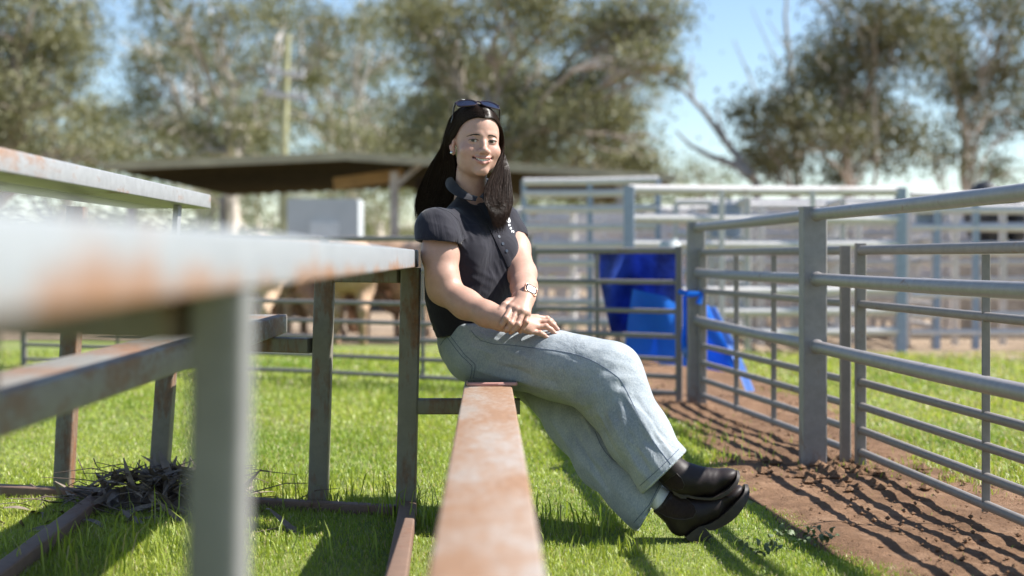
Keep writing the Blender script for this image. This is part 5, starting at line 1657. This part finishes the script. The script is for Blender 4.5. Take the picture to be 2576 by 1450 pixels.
JR = [(1464, 1018, 1552, 952, 9, 5.0), (1478, 1034, 1566, 970, 7, -4.5), (1500, 1046, 1585, 988, 8, 3.0), (1436, 990, 1530, 930, 9, -2.6), (1572, 990, 1668, 1150, 8, 3.2), (1594, 990, 1688, 1128, 6, -2.6), (1530, 1044, 1612, 1190, 8, 2.8), (1552, 1046, 1642, 1195, 7, -2.6), (1508, 1060, 1590, 1200, 7, -2.2), (1240, 880, 1420, 930, 10, 2.0), (1220, 905, 1400, 962, 9, -2.2), (1195, 930, 1360, 975, 9, 2.0), (1300, 870, 1460, 905, 9, -1.6),
      (1445, 1012, 1500, 985, 8, 4.0), (1470, 1020, 1545, 975, 9, 3.6), (1430, 990, 1540, 945, 10, 2.2), (1500, 880, 1588, 905, 8, 2.0), (1520, 905, 1600, 935, 7, 2.0), (1555, 950, 1610, 955, 7, 2.0), (1540, 985, 1612, 1000, 7, 2.2),
      (1185, 836, 1244, 866, 7, 2.6), (1205, 834, 1270, 868, 7, 2.4), (1230, 832, 1300, 862, 8, 2.2), (1180, 870, 1250, 895, 9, 2.0), (1150, 885, 1188, 930, 8, 1.8), (1260, 880, 1330, 900, 10, 2.0), (1210, 935, 1330, 962, 9, 2.2), (1300, 950, 1420, 985, 9, 2.2), (1340, 880, 1440, 900, 12, 1.8), (1250, 910, 1400, 935, 12, 1.6),
      (1580, 1010, 1632, 1080, 6, 2.6), (1605, 1030, 1660, 1100, 6, 2.4), (1640, 1080, 1690, 1140, 6, 2.6), (1560, 1060, 1600, 1130, 8, 2.4), (1590, 1110, 1640, 1170, 7, 2.6), (1530, 1080, 1590, 1160, 8, 2.2), (1620, 1120, 1660, 1180, 6, 2.6), (1660, 1110, 1700, 1160, 5, 2.6), (1580, 1150, 1630, 1210, 6, 2.6), (1500, 1030, 1530, 1090, 8, 2.0),
      (1560, 1020, 1570, 1075, 6, 1.8), (1636, 1055, 1660, 1085, 5, 2.0), (1670, 1130, 1690, 1152, 4, 2.2), (1645, 1165, 1662, 1190, 4, 2.2), (1615, 1180, 1635, 1215, 5, 2.0)]
JL = [(1460, 1040, 1560, 1200, 8, 3.2), (1430, 1064, 1530, 1230, 8, -3.2), (1390, 1064, 1490, 1220, 8, 2.4), (1360, 1040, 1440, 1170, 7, -2.2), (1452, 1015, 1490, 1090, 6, 3.6), (1470, 1040, 1530, 1130, 8, 2.6), (1400, 1080, 1480, 1180, 9, 2.4), (1440, 1130, 1530, 1240, 8, 2.6), (1490, 1150, 1570, 1230, 8, 2.4), (1540, 1220, 1610, 1285, 7, 2.6), (1570, 1240, 1640, 1270, 6, 2.2), (1360, 1020, 1420, 1100, 9, 2.0), (1590, 1270, 1615, 1305, 5, 2.6)]
jr, jl = Field(), Field()
jean_r(jr); jean_l(jl)
jrd, jld = fold_disp(mkfolds(jr0, JR)), fold_disp(mkfolds(jl0, JL))
def cloth_ripple(p, shin, thigh, amp):
    w = np.clip((p[:, 2] - 0.42) / 0.12, 0, 1)
    sq = lambda a: p - 0.8 * (p @ a)[:, None] * a
    return soft(sq(shin), amp, 52) * (1 - w) + soft(sq(thigh), amp * 0.3, 40) * w
ax_s = np.array([0.50, -0.17, -0.85]); ax_s /= np.linalg.norm(ax_s)
ax_t = np.array([0.97, -0.2, -0.12]); ax_t /= np.linalg.norm(ax_t)
jr.disp = lambda p: 1.35 * jrd(p) + cloth_ripple(p, ax_s, ax_t, 0.0024); jl.disp = lambda p: 1.35 * jld(p) + cloth_ripple(p, ax_s, ax_t, 0.0034)
V1, Q1 = jr.mesh((-0.30, 4.05, 0.12), (0.58, 4.92, 0.68), 0.0042)
V2, Q2 = jl.mesh((-0.22, 4.12, 0.0), (0.55, 5.0, 0.68), 0.0046)
V1, V2 = smooth_mesh(V1, Q1, 1), smooth_mesh(V2, Q2, 1)
def denim(name):
    m, n, l, b = nt(name)
    c = ocoord(n)
    r = ramp(n, [(0.30, (0.155, 0.19, 0.225)), (0.5, (0.285, 0.32, 0.345)), (0.72, (0.425, 0.455, 0.46))])
    f1 = noise(n, l, c, 300, 4, 0.75, (1, 1, 0.45)); f2 = noise(n, l, c, 13, 6, 0.65)
    f = math_n(n, l, 'ADD', math_n(n, l, 'MULTIPLY', f1, 0.62), math_n(n, l, 'MULTIPLY', f2, 0.38))
    l.new(f, r.inputs[0])
    l.new(r.outputs[0], b.inputs['Base Color'])
    b.inputs['Roughness'].default_value = 0.85
    b.inputs['Specular IOR Level'].default_value = 0.15
    b.inputs['Sheen Weight'].default_value = 0.15
    f3 = math_n(n, l, 'ADD', math_n(n, l, 'MULTIPLY', noise(n, l, c, 500, 2, 0.5, (1, 1, 0.5)), 0.25), math_n(n, l, 'MULTIPLY', noise(n, l, c, 55, 5, 0.6), 0.9))
    bp = bump(n, l, b, f3, 0.5, 0.004)
    b2 = n.new('ShaderNodeBump'); b2.inputs['Strength'].default_value = 1.0; b2.inputs['Distance'].default_value = 0.009
    t = n.new('ShaderNodeTexNoise'); t.inputs['Scale'].default_value = 11; t.inputs['Detail'].default_value = 4; t.inputs['Distortion'].default_value = 1.0
    mp = n.new('ShaderNodeMapping'); mp.inputs['Scale'].default_value = (1, 1, 0.5); mp.inputs['Rotation'].default_value = (0, 0.55, 0)
    l.new(c, mp.inputs['Vector']); l.new(mp.outputs[0], t.inputs['Vector'])
    l.new(t.outputs['Fac'], b2.inputs['Height']); l.new(b2.outputs[0], bp.inputs['Normal'])
    return m
M['denim'] = denim('washed_denim')
jeans = mesh_obj('jeans', np.concatenate([V1, V2]), np.concatenate([Q1, Q2 + len(V1)]), M['denim'], person, True)
M['denim_seam'] = simple('blue_seam', (0.06, 0.085, 0.15), 0.85, 0, 0.25, 150)
M['denim_pale'] = simple('pale_frayed_edge', (0.36, 0.40, 0.43), 0.9, 0, 0.2, 150)
for pts in ([(1185, 832), (1195, 845), (1210, 857), (1246, 867)], [(1246, 866.5), (1290, 869), (1341, 876), (1395, 882), (1440, 890), (1485, 905), (1522, 926), (1557, 951), (1570, 972), (1584, 1000), (1604, 1042), (1625, 1083), (1657, 1130), (1690, 1172)],
            [(1131, 843), (1150, 868), (1169, 893), (1184, 906), (1195.6, 918), (1194, 935), (1190, 952)], [(1108, 868), (1119, 853), (1131, 843)], [(1126, 850), (1145, 876), (1163, 898), (1178, 911), (1188, 922), (1186, 940), (1183, 953)]):
    seam('seam', jr, pts, 0.0012, M['denim_seam'], jeans, 60)
seam('seam', jl, [(1497, 1086), (1510, 1118), (1524, 1140), (1545, 1160), (1560, 1170)], 0.0012, M['denim_seam'], jeans, 30)
# frayed hems: a rolled edge with puckers
def hem(field, a_, b_, nn=60):
    t = np.linspace(0.03, 0.97, nn)
    px = a_[0] + (b_[0] - a_[0]) * t; py = a_[1] + (b_[1] - a_[1]) * t
    h = ray_hit(field, px, py); g = grad(field, h)
    r = np.random.default_rng(4)
    MB().tube(list(h + g * 0.001), list(0.0018 + 0.0010 * r.random(nn)), 5).build('hem_edge', M['denim_pale'], jeans, True)
    return h
hem(jr, (1719, 1141), (1624, 1234)); hem(jl, (1672, 1222), (1607, 1326))
seam('hem_stitch', jr, [(1708, 1130), (1660, 1178), (1610, 1222)], 0.0013, M['denim_seam'], jeans, 40)
seam('hem_stitch', jl, [(1658, 1222), (1632, 1272), (1594, 1316)], 0.0013, M['denim_seam'], jeans, 40)

# --- sock and boots
M['sock'] = fabric('white_rib_sock', (0.70, 0.72, 0.75), 0.9, 220, 0.0012, 0.08, 0.1, (1, 1, 0.2))
MB().tube([P(1610, 1222, 4.30), P(1645, 1244, 4.27), P(1672, 1264, 4.245), P(1700, 1290, 4.24)], [rp(31, 4.3), rp(31, 4.27), rp(31, 4.25), rp(26, 4.2)], 24).build('sock', M['sock'], person, True)
def leather():
    m, n, l, b = nt('dark_brown_leather')
    c = ocoord(n)
    r = ramp(n, [(0.3, (0.013, 0.009, 0.009)), (0.7, (0.026, 0.018, 0.018))])
    l.new(noise(n, l, c, 30, 5), r.inputs[0]); l.new(r.outputs[0], b.inputs['Base Color'])
    b.inputs['Roughness'].default_value = 0.52
    b.inputs['Specular IOR Level'].default_value = 0.28
    bump(n, l, b, noise(n, l, c, 260, 4, 0.7), 0.25, 0.0012)
    return m
M['leather'] = leather()
M['elastic'] = fabric('brown_elastic', (0.024, 0.015, 0.013), 0.9, 420, 0.001, 0.3, 0.1, (1, 1, 0.2))
M['sole'] = simple('dark_sole', (0.030, 0.022, 0.019), 0.55, 0, 0.3, 60)
M['sole_under'] = simple('scuffed_sole', (0.11, 0.065, 0.035), 0.85, 0, 0.4, 90, 0.002)
def catmull(ctrl, m):
    ctrl = np.asarray(ctrl)                       # (k, N, 3)
    k = len(ctrl); t = np.linspace(0, k - 1 - 1e-6, m)
    i = t.astype(int); f = (t - i)[:, None, None]
    g = lambda j: ctrl[np.clip(j, 0, k - 1)]
    p0, p1, p2, p3 = g(i - 1), g(i), g(i + 1), g(i + 2)
    return 0.5 * (2 * p1 + (p2 - p0) * f + (2 * p0 - 5 * p1 + 4 * p2 - p3) * f ** 2 + (3 * p1 - p0 - 3 * p2 + p3) * f ** 3)
zb = lambda x, y: (1572 + x * 0.2169, 1100.6 + y * 0.2169)
def boot(label, Y, chain, toe, cutc, cutn, creases, sole, heel, elastic, yaw):
    root = bpy.data.objects.new('boot', None); COL.objects.link(root); root.parent = person
    root.location = Vector([float(t) for t in P(chain[2][0], chain[2][1], Y) - np.array(wloc(person))])
    F0 = Field(); F1 = Field()
    for F in (F0, F1):
        F.chain([(P(x, y, Y + dy), rp(r, Y)) for x, y, dy, r in chain], 0.02)
        for x, y, rx, rz, ang in toe:
            ca, sa = math.cos(ang), math.sin(ang)
            R = np.array([[ca, 0, -sa], [0, 1, 0], [sa, 0, ca]])
            F.ell(P(x, y, Y), (rp(rx, Y), 0.037, rp(rz, Y)), 0.012, 'u', R)
        if cutc is not None: plane_cut(F, P(*cutc, Y), np.array(cutn, float))
    F1.disp = fold_disp([(h0, h1, f[4] / K * Y, f[5] * 0.001) for f in creases for h0, h1 in [ray_hit(F0, [f[0], f[2]], [f[1], f[3]], 3.8)]])
    lo = np.min([P(x, y, Y) - 0.06 for x, y, _, _ in chain], 0); hi = np.max([P(x, y, Y) + 0.075 for x, y, _, _ in chain], 0)
    V, Q = F1.mesh(lo, hi, 0.0026)
    V = smooth_mesh(V, Q, 1)
    up = mesh_obj('upper', V, Q, M['leather'], root, True)
    def prism(name, secs, mat, k=1.0):
        mb = MB(); v = []
        if len(secs) > 5:
            S = np.array(secs, float)[:, None, :]
            secs = catmull(S, 5 * len(S))[:, 0, :]
        for (x1, y1, x2, y2, hw) in secs:
            a_, b_ = P(x1, y1, Y), P(x2, y2, Y)
            for sgn in (-1, 1):
                v += [a_ + np.array([0, sgn * hw * k, 0]), b_ + np.array([0, sgn * hw * k, 0])]
        f = []
        for i in range(len(secs) - 1):
            o = 4 * i
            f += [(o, o + 4, o + 5, o + 1), (o + 2, o + 3, o + 7, o + 6), (o, o + 2, o + 6, o + 4), (o + 1, o + 5, o + 7, o + 3)]
        o = 4 * (len(secs) - 1)
        f += [(0, 1, 3, 2), (o, o + 2, o + 3, o + 1)]
        mb.add(v, f)
        return mb
    so = prism('sole', sole, None).build('sole', M['sole'], root, True)
    und = prism('outsole', [((x1 + 3 * x2) / 4 + 0.0, (y1 + 3 * y2) / 4, x2 + (x2 - x1) * 0.08, y2 + (y2 - y1) * 0.08, hw * 0.97) for x1, y1, x2, y2, hw in sole[2:]], None)
    und.build('outsole', M['sole_under'], root)
    if heel: prism('heel', heel, None).build('heel', M['sole'], root)
    if elastic:
        pts = np.array(elastic, float); c = pts.mean(0)
        rings = []
        for k in np.linspace(0.0, 1.0, 7): rings.append(c + (pts - c) * k)
        al = np.concatenate(rings); h = ray_hit(F1, al[:, 0], al[:, 1], 3.8); h = h + grad(F1, h) * 0.0012
        N = len(pts); f = []
        for j in range(6):
            for i in range(N):
                f.append((j * N + i, j * N + (i + 1) % N, (j + 1) * N + (i + 1) % N, (j + 1) * N + i))
        mesh_obj('elastic_panel', h, f, M['elastic'], root, True)
        hb = h[-N:]
        MB().tube(list(hb) + [hb[0]], 0.0011, 5).build('stitching', M['sole'], root, True)
    return root
lw = [zb(*q) for q in ((1390, 560), (1350, 640), (1200, 800), (1100, 900), (960, 985), (850, 1015), (690, 1145))]
boot('lower', 4.235, [(1655, 1249, 0, 34), (1672, 1262, 0, 34), (1703, 1289, 0, 37), (1712, 1318, 0, 27), (1748, 1287, 0, 36), (1792, 1276, 0, 30), (1828, 1252, 0, 22)],
     [(1838, 1246, 36, 17, math.radians(36))], (1667, 1259), (-0.77, 0, 0.64),
     [(1808, 1246, 1826, 1262, 3, 2.4), (1816, 1241, 1836, 1256, 3, 2.4), (1798, 1250, 1812, 1268, 3.5, 2.0), (1690, 1330, 1730, 1312, 4, 1.6), (1735, 1312, 1790, 1290, 5, 1.6)],
     [(*zb(1385, 548), *zb(1425, 548), 0.010), (*zb(1376, 590), *zb(1430, 612), 0.027), (*zb(1340, 650), *zb(1405, 690), 0.037), (*zb(1255, 740), *zb(1335, 800), 0.042), (*zb(1160, 835), *zb(1235, 915), 0.042), (*zb(1060, 925), *zb(1110, 1005), 0.036), (*zb(960, 985), *zb(975, 1055), 0.032), (*zb(850, 1012), *zb(905, 1020), 0.032)],
     [(*zb(690, 1135), *zb(705, 1165), 0.033), (*zb(770, 1065), *zb(800, 1212), 0.034), (*zb(850, 1008), *zb(905, 1192), 0.034), (*zb(905, 1012), *zb(990, 1130), 0.033)],
     [zb(*q) for q in ((535, 618), (640, 680), (740, 735), (810, 800), (828, 870), (790, 930), (700, 950), (590, 945), (480, 915), (385, 860), (430, 790), (480, 710))], 0)
boot('upper', 4.225, [(1676, 1168, -0.01, 36), (1694, 1190, 0, 37), (1716, 1206, 0, 39), (1745, 1210, 0, 36), (1785, 1212, 0, 31), (1815, 1205, 0, 25)],
     [(1820, 1202, 36, 20, math.radians(24))], (1680, 1172), (-0.7, 0, 0.7),
     [(1783, 1180, 1772, 1212, 3, 2.6), (1793, 1180, 1780, 1205, 3, 2.4), (1803, 1180, 1794, 1204, 3, 2.0), (1772, 1178, 1762, 1200, 3.5, 1.6)],
     [(*zb(1290, 385), *zb(1322, 390), 0.010), (*zb(1285, 430), *zb(1318, 440), 0.027), (*zb(1255, 490), *zb(1290, 515), 0.037), (*zb(1170, 580), *zb(1200, 612), 0.042), (*zb(1060, 650), *zb(1080, 682), 0.042), (*zb(960, 680), *zb(970, 705), 0.036), (*zb(800, 668), *zb(800, 695), 0.032), (*zb(690, 640), *zb(690, 668), 0.032)],
     [(*zb(690, 650), *zb(700, 690), 0.033), (*zb(620, 640), *zb(640, 690), 0.033), (*zb(530, 590), *zb(560, 650), 0.030)],
     [zb(*q) for q in ((600, 420), (660, 480), (690, 550), (670, 600), (600, 610), (520, 585), (455, 530), (520, 470))], 0)

# --- hair
def hair_mat():
    m, n, l, b = nt('dark_brown_hair')
    a = n.new('ShaderNodeVertexColor'); a.layer_name = 'Col'
    l.new(a.outputs['Color'], b.inputs['Base Color'])
    b.inputs['Roughness'].default_value = 0.34
    b.inputs['Specular IOR Level'].default_value = 0.13
    return m
M['hair'] = hair_mat()
END0 = {-1: [(.0755, .020, .006), (.090, -.020, -.008)], 1: [(.0880, .030, .020), (.0975, .012, -.022)]}
def guides(s):
    return np.array([[(0.0024 * s, .0850, .0750), (s * .031, .0760, .0745), (s * .0655, .045 if s < 0 else .052, .048 if s < 0 else .054), *[(s * q[0], q[1], q[2]) for q in END0[s]]],
                     [(0.0024 * s, .058, .1030), (s * .034, .050, .0990), (s * .070, .022, .070), (s * (.092 if s < 0 else .091), -.010, .030), (s * .0985, -.036 if s < 0 else -.016, -.018)],
                     [(0.001 * s, .004, .1240), (s * .038, -.004, .1170), (s * .076, -.026, .082), (s * .094, -.046, .032), (s * .098, -.056, -.028)],
                     [(0.001 * s, -.066, .1060), (s * .034, -.080, .0920), (s * .060, -.088, .060), (s * .082, -.084, .014), (s * .086, -.082, -.038)]])
FALL = {-1: [((1151, 400, 4.70), (1091, 397, 4.76)), ((1152, 438, 4.71), (1072, 441, 4.80)), ((1147, 472, 4.72), (1055, 478, 4.82)), ((1140, 502, 4.745), (1049, 503, 4.84)), ((1118, 530, 4.76), (1043, 526, 4.85))],
        1: [((1259, 395, 4.66), (1274, 392, 4.74)), ((1243, 430, 4.64), (1281, 432, 4.73)), ((1222, 466, 4.60), (1285, 470, 4.71)), ((1214, 500, 4.575), (1290, 506, 4.69)), ((1228, 528, 4.57), (1286, 528, 4.68)), ((1246, 546, 4.58), (1272, 545, 4.66))]}
rh = np.random.default_rng(12)
hv, hf, hcol = [], [], []
hoff = 0
for s in (-1, 1):
    N = 5200
    u = rh.random(N) ** 1.0
    w = u * 3; i0 = np.minimum(w.astype(int), 2); fr = (w - i0)[:, None]
    g = guides(s)
    lay = rh.random(N)                                        # depth in the hair, 1 = outermost
    ctrl = []
    for c in range(5):
        q = g[i0, c] * (1 - fr) + g[i0 + 1, c] * fr
        cen = np.array([0, -0.006, 0.036])
        d = q - cen; d /= np.linalg.norm(d, axis=1)[:, None]
        q = q - d * (1 - lay[:, None]) * (0.004 + 0.006 * min(c, 2) / 2)
        q = q + rh.normal(0, 0.0011, (N, 3)) + (u < 0.06)[:, None] * np.array([0, 0.0030, -0.0022]) * rh.random((N, 1)) ** 2
        ctrl.append(HC + q @ HR.T)
    v = np.clip(u + rh.normal(0, 0.16, N), 0, 1)[:, None]
    # locks: strands gather in bundles towards their ends
    lock = rh.integers(0, 26, N)
    lv = (lock / 25.0)[:, None]
    for c, (a_, b_) in enumerate(FALL[s]):
        gather = 0.09 * (c + 1) / len(FALL[s])
        vv = v * (1 - gather * 2) + lv * gather * 2
        q = P(*a_) * (1 - vv) + P(*b_) * vv
        q = q + np.array([0, -1, 0]) * (lay[:, None] - 0.5) * 0.030 + rh.normal(0, 0.0016, (N, 3)) + 0.003 * np.sin(lock * 1.7 + c * 0.8)[:, None] * np.array([1, 0.6, 0])
        if c == len(FALL[s]) - 1: q = q + np.array([0, 0, 1]) * rh.normal(0.004, 0.020, (N, 1))
        ctrl.append(q)
    m_ = 26
    pts = catmull(ctrl, m_)                                   # (m, N, 3)
    fl = pts[1:].reshape(-1, 3)
    for _ in range(2):
        for fld in (shirt0, body):
            mg = np.tile(0.0015 + 0.005 * lay, m_ - 1)
            d = fld.ev(fl); need = d < mg
            if need.any():
                gg = grad(fld, fl[need]); fl[need] += gg * np.minimum(mg[need] - d[need], 0.03)[:, None]
    pts[1:] = fl.reshape(pts[1:].shape)
    for _ in range(5): pts[7:-1] = (pts[6:-2] + 2 * pts[7:-1] + pts[8:]) / 4
    tan = np.gradient(pts, axis=0); tan /= np.linalg.norm(tan, axis=2)[..., None] + 1e-9
    ref = np.array([0.3, 0.8, 0.5])
    xa = np.cross(tan, ref); xa /= np.linalg.norm(xa, axis=2)[..., None] + 1e-9
    ya = np.cross(tan, xa)
    rad = (0.00058 * rh.uniform(0.7, 1.3, N))[None, :, None] * np.concatenate([np.full(m_ - 3, 1.0), [0.85, 0.6, 0.25]])[:, None, None]
    ring = np.stack([pts + rad * (xa * math.cos(t) + ya * math.sin(t)) for t in (0, 2.094, 4.189)], 2)   # m,N,3,3
    V = ring.transpose(1, 0, 2, 3).reshape(-1, 3)
    base = (np.arange(N) * m_ * 3)[:, None, None]
    row = (np.arange(m_ - 1) * 3)[None, :, None]
    fs = []
    for k in range(3):
        k2 = (k + 1) % 3
        fs.append(np.stack([np.broadcast_to(base[..., 0] + row[..., 0] + o, (N, m_ - 1)) for o in (k, k2, 3 + k2, 3 + k)], -1))
    Fq = np.concatenate([q.reshape(-1, 4) for q in fs])
    cc = np.array([0.014, 0.0085, 0.006]) * rh.uniform(0.6, 1.5, (N, 1)) + np.array([0.008, 0.0030, 0.0010]) * rh.random((N, 1))
    tipc = np.linspace(0, 1, m_)[None, :, None]
    cc = cc[:, None, :] * (0.85 + 0.35 * tipc) 
    hv.append(V); hf.append(Fq + hoff); hcol.append(np.repeat(cc.reshape(-1, 3), 3, 0)); hoff += len(V)
# loose single hairs that stand off the head and the locks
NF = 90
fw_ = []
for i in range(NF):
    src = hv[i % 2].reshape(-1, 26, 3, 3)[rh.integers(0, 5200)].mean(1)
    k0 = rh.integers(2, 12); seg = src[k0:k0 + 13].copy()
    t = np.linspace(0, 1, len(seg))[:, None]
    dr = rh.normal(0, 1, 3) + np.array([0.2 if i % 2 else -0.6, -0.3, 0.5]); dr /= np.linalg.norm(dr)
    fw_.append(seg + dr * (0.004 + 0.013 * rh.random()) * np.sin(np.pi * np.clip(t * 0.8 + 0.1, 0, 1)) ** 0.8)
flyb = MB()
for seg in fw_: flyb.tube(list(seg), 0.00028, 3, False)
fv = np.array(flyb.v); ff = np.array(flyb.f)
hf.append(ff + hoff); hv.append(fv); hcol.append(np.repeat(np.array([[0.03, 0.018, 0.012]]), len(fv), 0)); hoff += len(fv)
mesh_obj('hair', np.concatenate(hv), np.concatenate(hf), M['hair'], person, True, colors=np.concatenate(hcol))

# ------------------------------------------------------------------ sunglasses pushed up on her head
M['frame_black'] = simple('glossy_dark_plum_frame', (0.022, 0.012, 0.016), 0.12)
M['lens'] = simple('dark_lens', (0.012, 0.014, 0.030), 0.05)
sg = empty('sunglasses', H(0, 0.03, 0.125), 'dark plum sunglasses pushed up on top of the woman\'s head', 'sunglasses')
t_ = math.radians(59)
la = lef; lb = upv * math.cos(t_) - fwd * math.sin(t_); ln_ = fwd * math.cos(t_) + upv * math.sin(t_)
GC = H(-0.006, 0.036, 0.1235)
def lens_outline(s, grow):
    out = []
    for k in range(36):
        a = 2 * math.pi * k / 36
        x = 0.0305 * np.sign(math.cos(a)) * abs(math.cos(a)) ** 0.85; z = 0.0195 * np.sign(math.sin(a)) * abs(math.sin(a)) ** 0.8
        z += 0.10 * (s * x) * (1 if z > 0 else 0.3)
        x *= 1 + grow / 0.0305; z *= 1 + grow / 0.0195
        wrap = -0.10 * (abs(s * 0.0395 + x) / 0.07) ** 2 * 0.12
        out.append(GC + la * (s * 0.0395 + x) + lb * z + ln_ * wrap)
    return out
for s in (-1, 1):
    o = lens_outline(s, 0.0015)
    rim = MB().tube(o + [o[0]], 0.0026, 8, False).build('rim', M['frame_black'], sg, True)
    oo = lens_outline(s, 0.0008); c = np.mean(oo, 0) + ln_ * 0.0015
    MB().add(oo + [c], [(i, (i + 1) % 36, 36) for i in range(36)]).build('lens', M['lens'], rim, True)
    hinge = GC + la * (s * 0.0725) + lb * 0.012 - ln_ * 0.010
    mid = H(s * 0.0795, 0.0, 0.075)
    tip = H(s * 0.085, -0.040, 0.012)
    MB().tube([hinge, hinge * 0.6 + mid * 0.4 + HR @ np.array([s * 0.003, 0, 0]), mid, tip], [0.0028, 0.0024, 0.0022, 0.003], 8).build('temple', M['frame_black'], sg, True)
MB().tube([GC + la * -0.011 + lb * 0.004, GC + lb * 0.006 + ln_ * 0.001, GC + la * 0.011 + lb * 0.004], [0.0028, 0.0024, 0.0028], 8).build('bridge', M['frame_black'], sg, True)
MB().tube([GC + la * -0.054 + lb * 0.0135 + ln_ * 0.001, GC + la * -0.050 + lb * 0.0150 + ln_ * 0.001, GC + la * -0.047 + lb * 0.0135 + ln_ * 0.001, GC + la * -0.043 + lb * 0.0145 + ln_ * 0.001], 0.0006, 4).build('lens_mark', M['print'], sg)

# ------------------------------------------------------------------ wrist watch
M['watch_case'] = simple('rose_gold_case', (0.55, 0.29, 0.20), 0.38, 0.5, 0.04)
M['watch_band'] = simple('pink_watch_band', (0.60, 0.38, 0.35), 0.5, 0, 0.05)
M['watch_glass'] = simple('watch_glass', (0.012, 0.012, 0.014), 0.06, 0, 0.05)
wc_ = P(1318, 748, 4.445)
e2 = P(1318, 757, 4.415) - P(1318, 724, 4.55); e2 = np.array([-0.15, -0.72, -0.68]); e2 /= np.linalg.norm(e2)
nw = np.array([0.51, -0.62, 0.58]); nw -= e2 * (nw @ e2); nw /= np.linalg.norm(nw)
e1 = np.cross(e2, nw)
if e1[0] < 0: e1 = -e1
watch = empty('watch', wc_ + nw * 0.036, 'square rose-gold smartwatch with a pink band on the woman\'s left wrist', 'watch')
bm = MB(); v = []; NB = 40
for k in range(NB):
    a = 2 * math.pi * k / NB
    for ro, w in ((0.0335, -0.010), (0.0350, -0.008), (0.0350, 0.008), (0.0335, 0.010)):
        v.append(wc_ + (e1 * math.cos(a) * 1.04 + nw * math.sin(a)) * ro + e2 * w)
bm.add(v, [(4 * k + j, 4 * ((k + 1) % NB) + j, 4 * ((k + 1) % NB) + (j + 1) % 4, 4 * k + (j + 1) % 4) for k in range(NB) for j in range(4)])
bm.build('band', M['watch_band'], watch, True)
cw = wc_ + nw * 0.0350
rrect(MB(), cw, e1, e2 if np.cross(e1, e2) @ nw > 0 else -e2, 0.0225, 0.0195, 0.009, 0.0, 0.0100, 0.0025).build('case', M['watch_case'], watch, True)
rrect(MB(), cw, e1, e2 if np.cross(e1, e2) @ nw > 0 else -e2, 0.0198, 0.0168, 0.008, 0.0094, 0.0107, 0.0006).build('bezel', M['watch_glass'], watch, True)
M['watch_screen'] = simple('watch_screen', (0.05, 0.05, 0.055), 0.26, 0, 0.05)
rrect(MB(), cw, e1, e2 if np.cross(e1, e2) @ nw > 0 else -e2, 0.0145, 0.0120, 0.006, 0.0102, 0.0110, 0.0003).build('display', M['watch_screen'], watch, True)
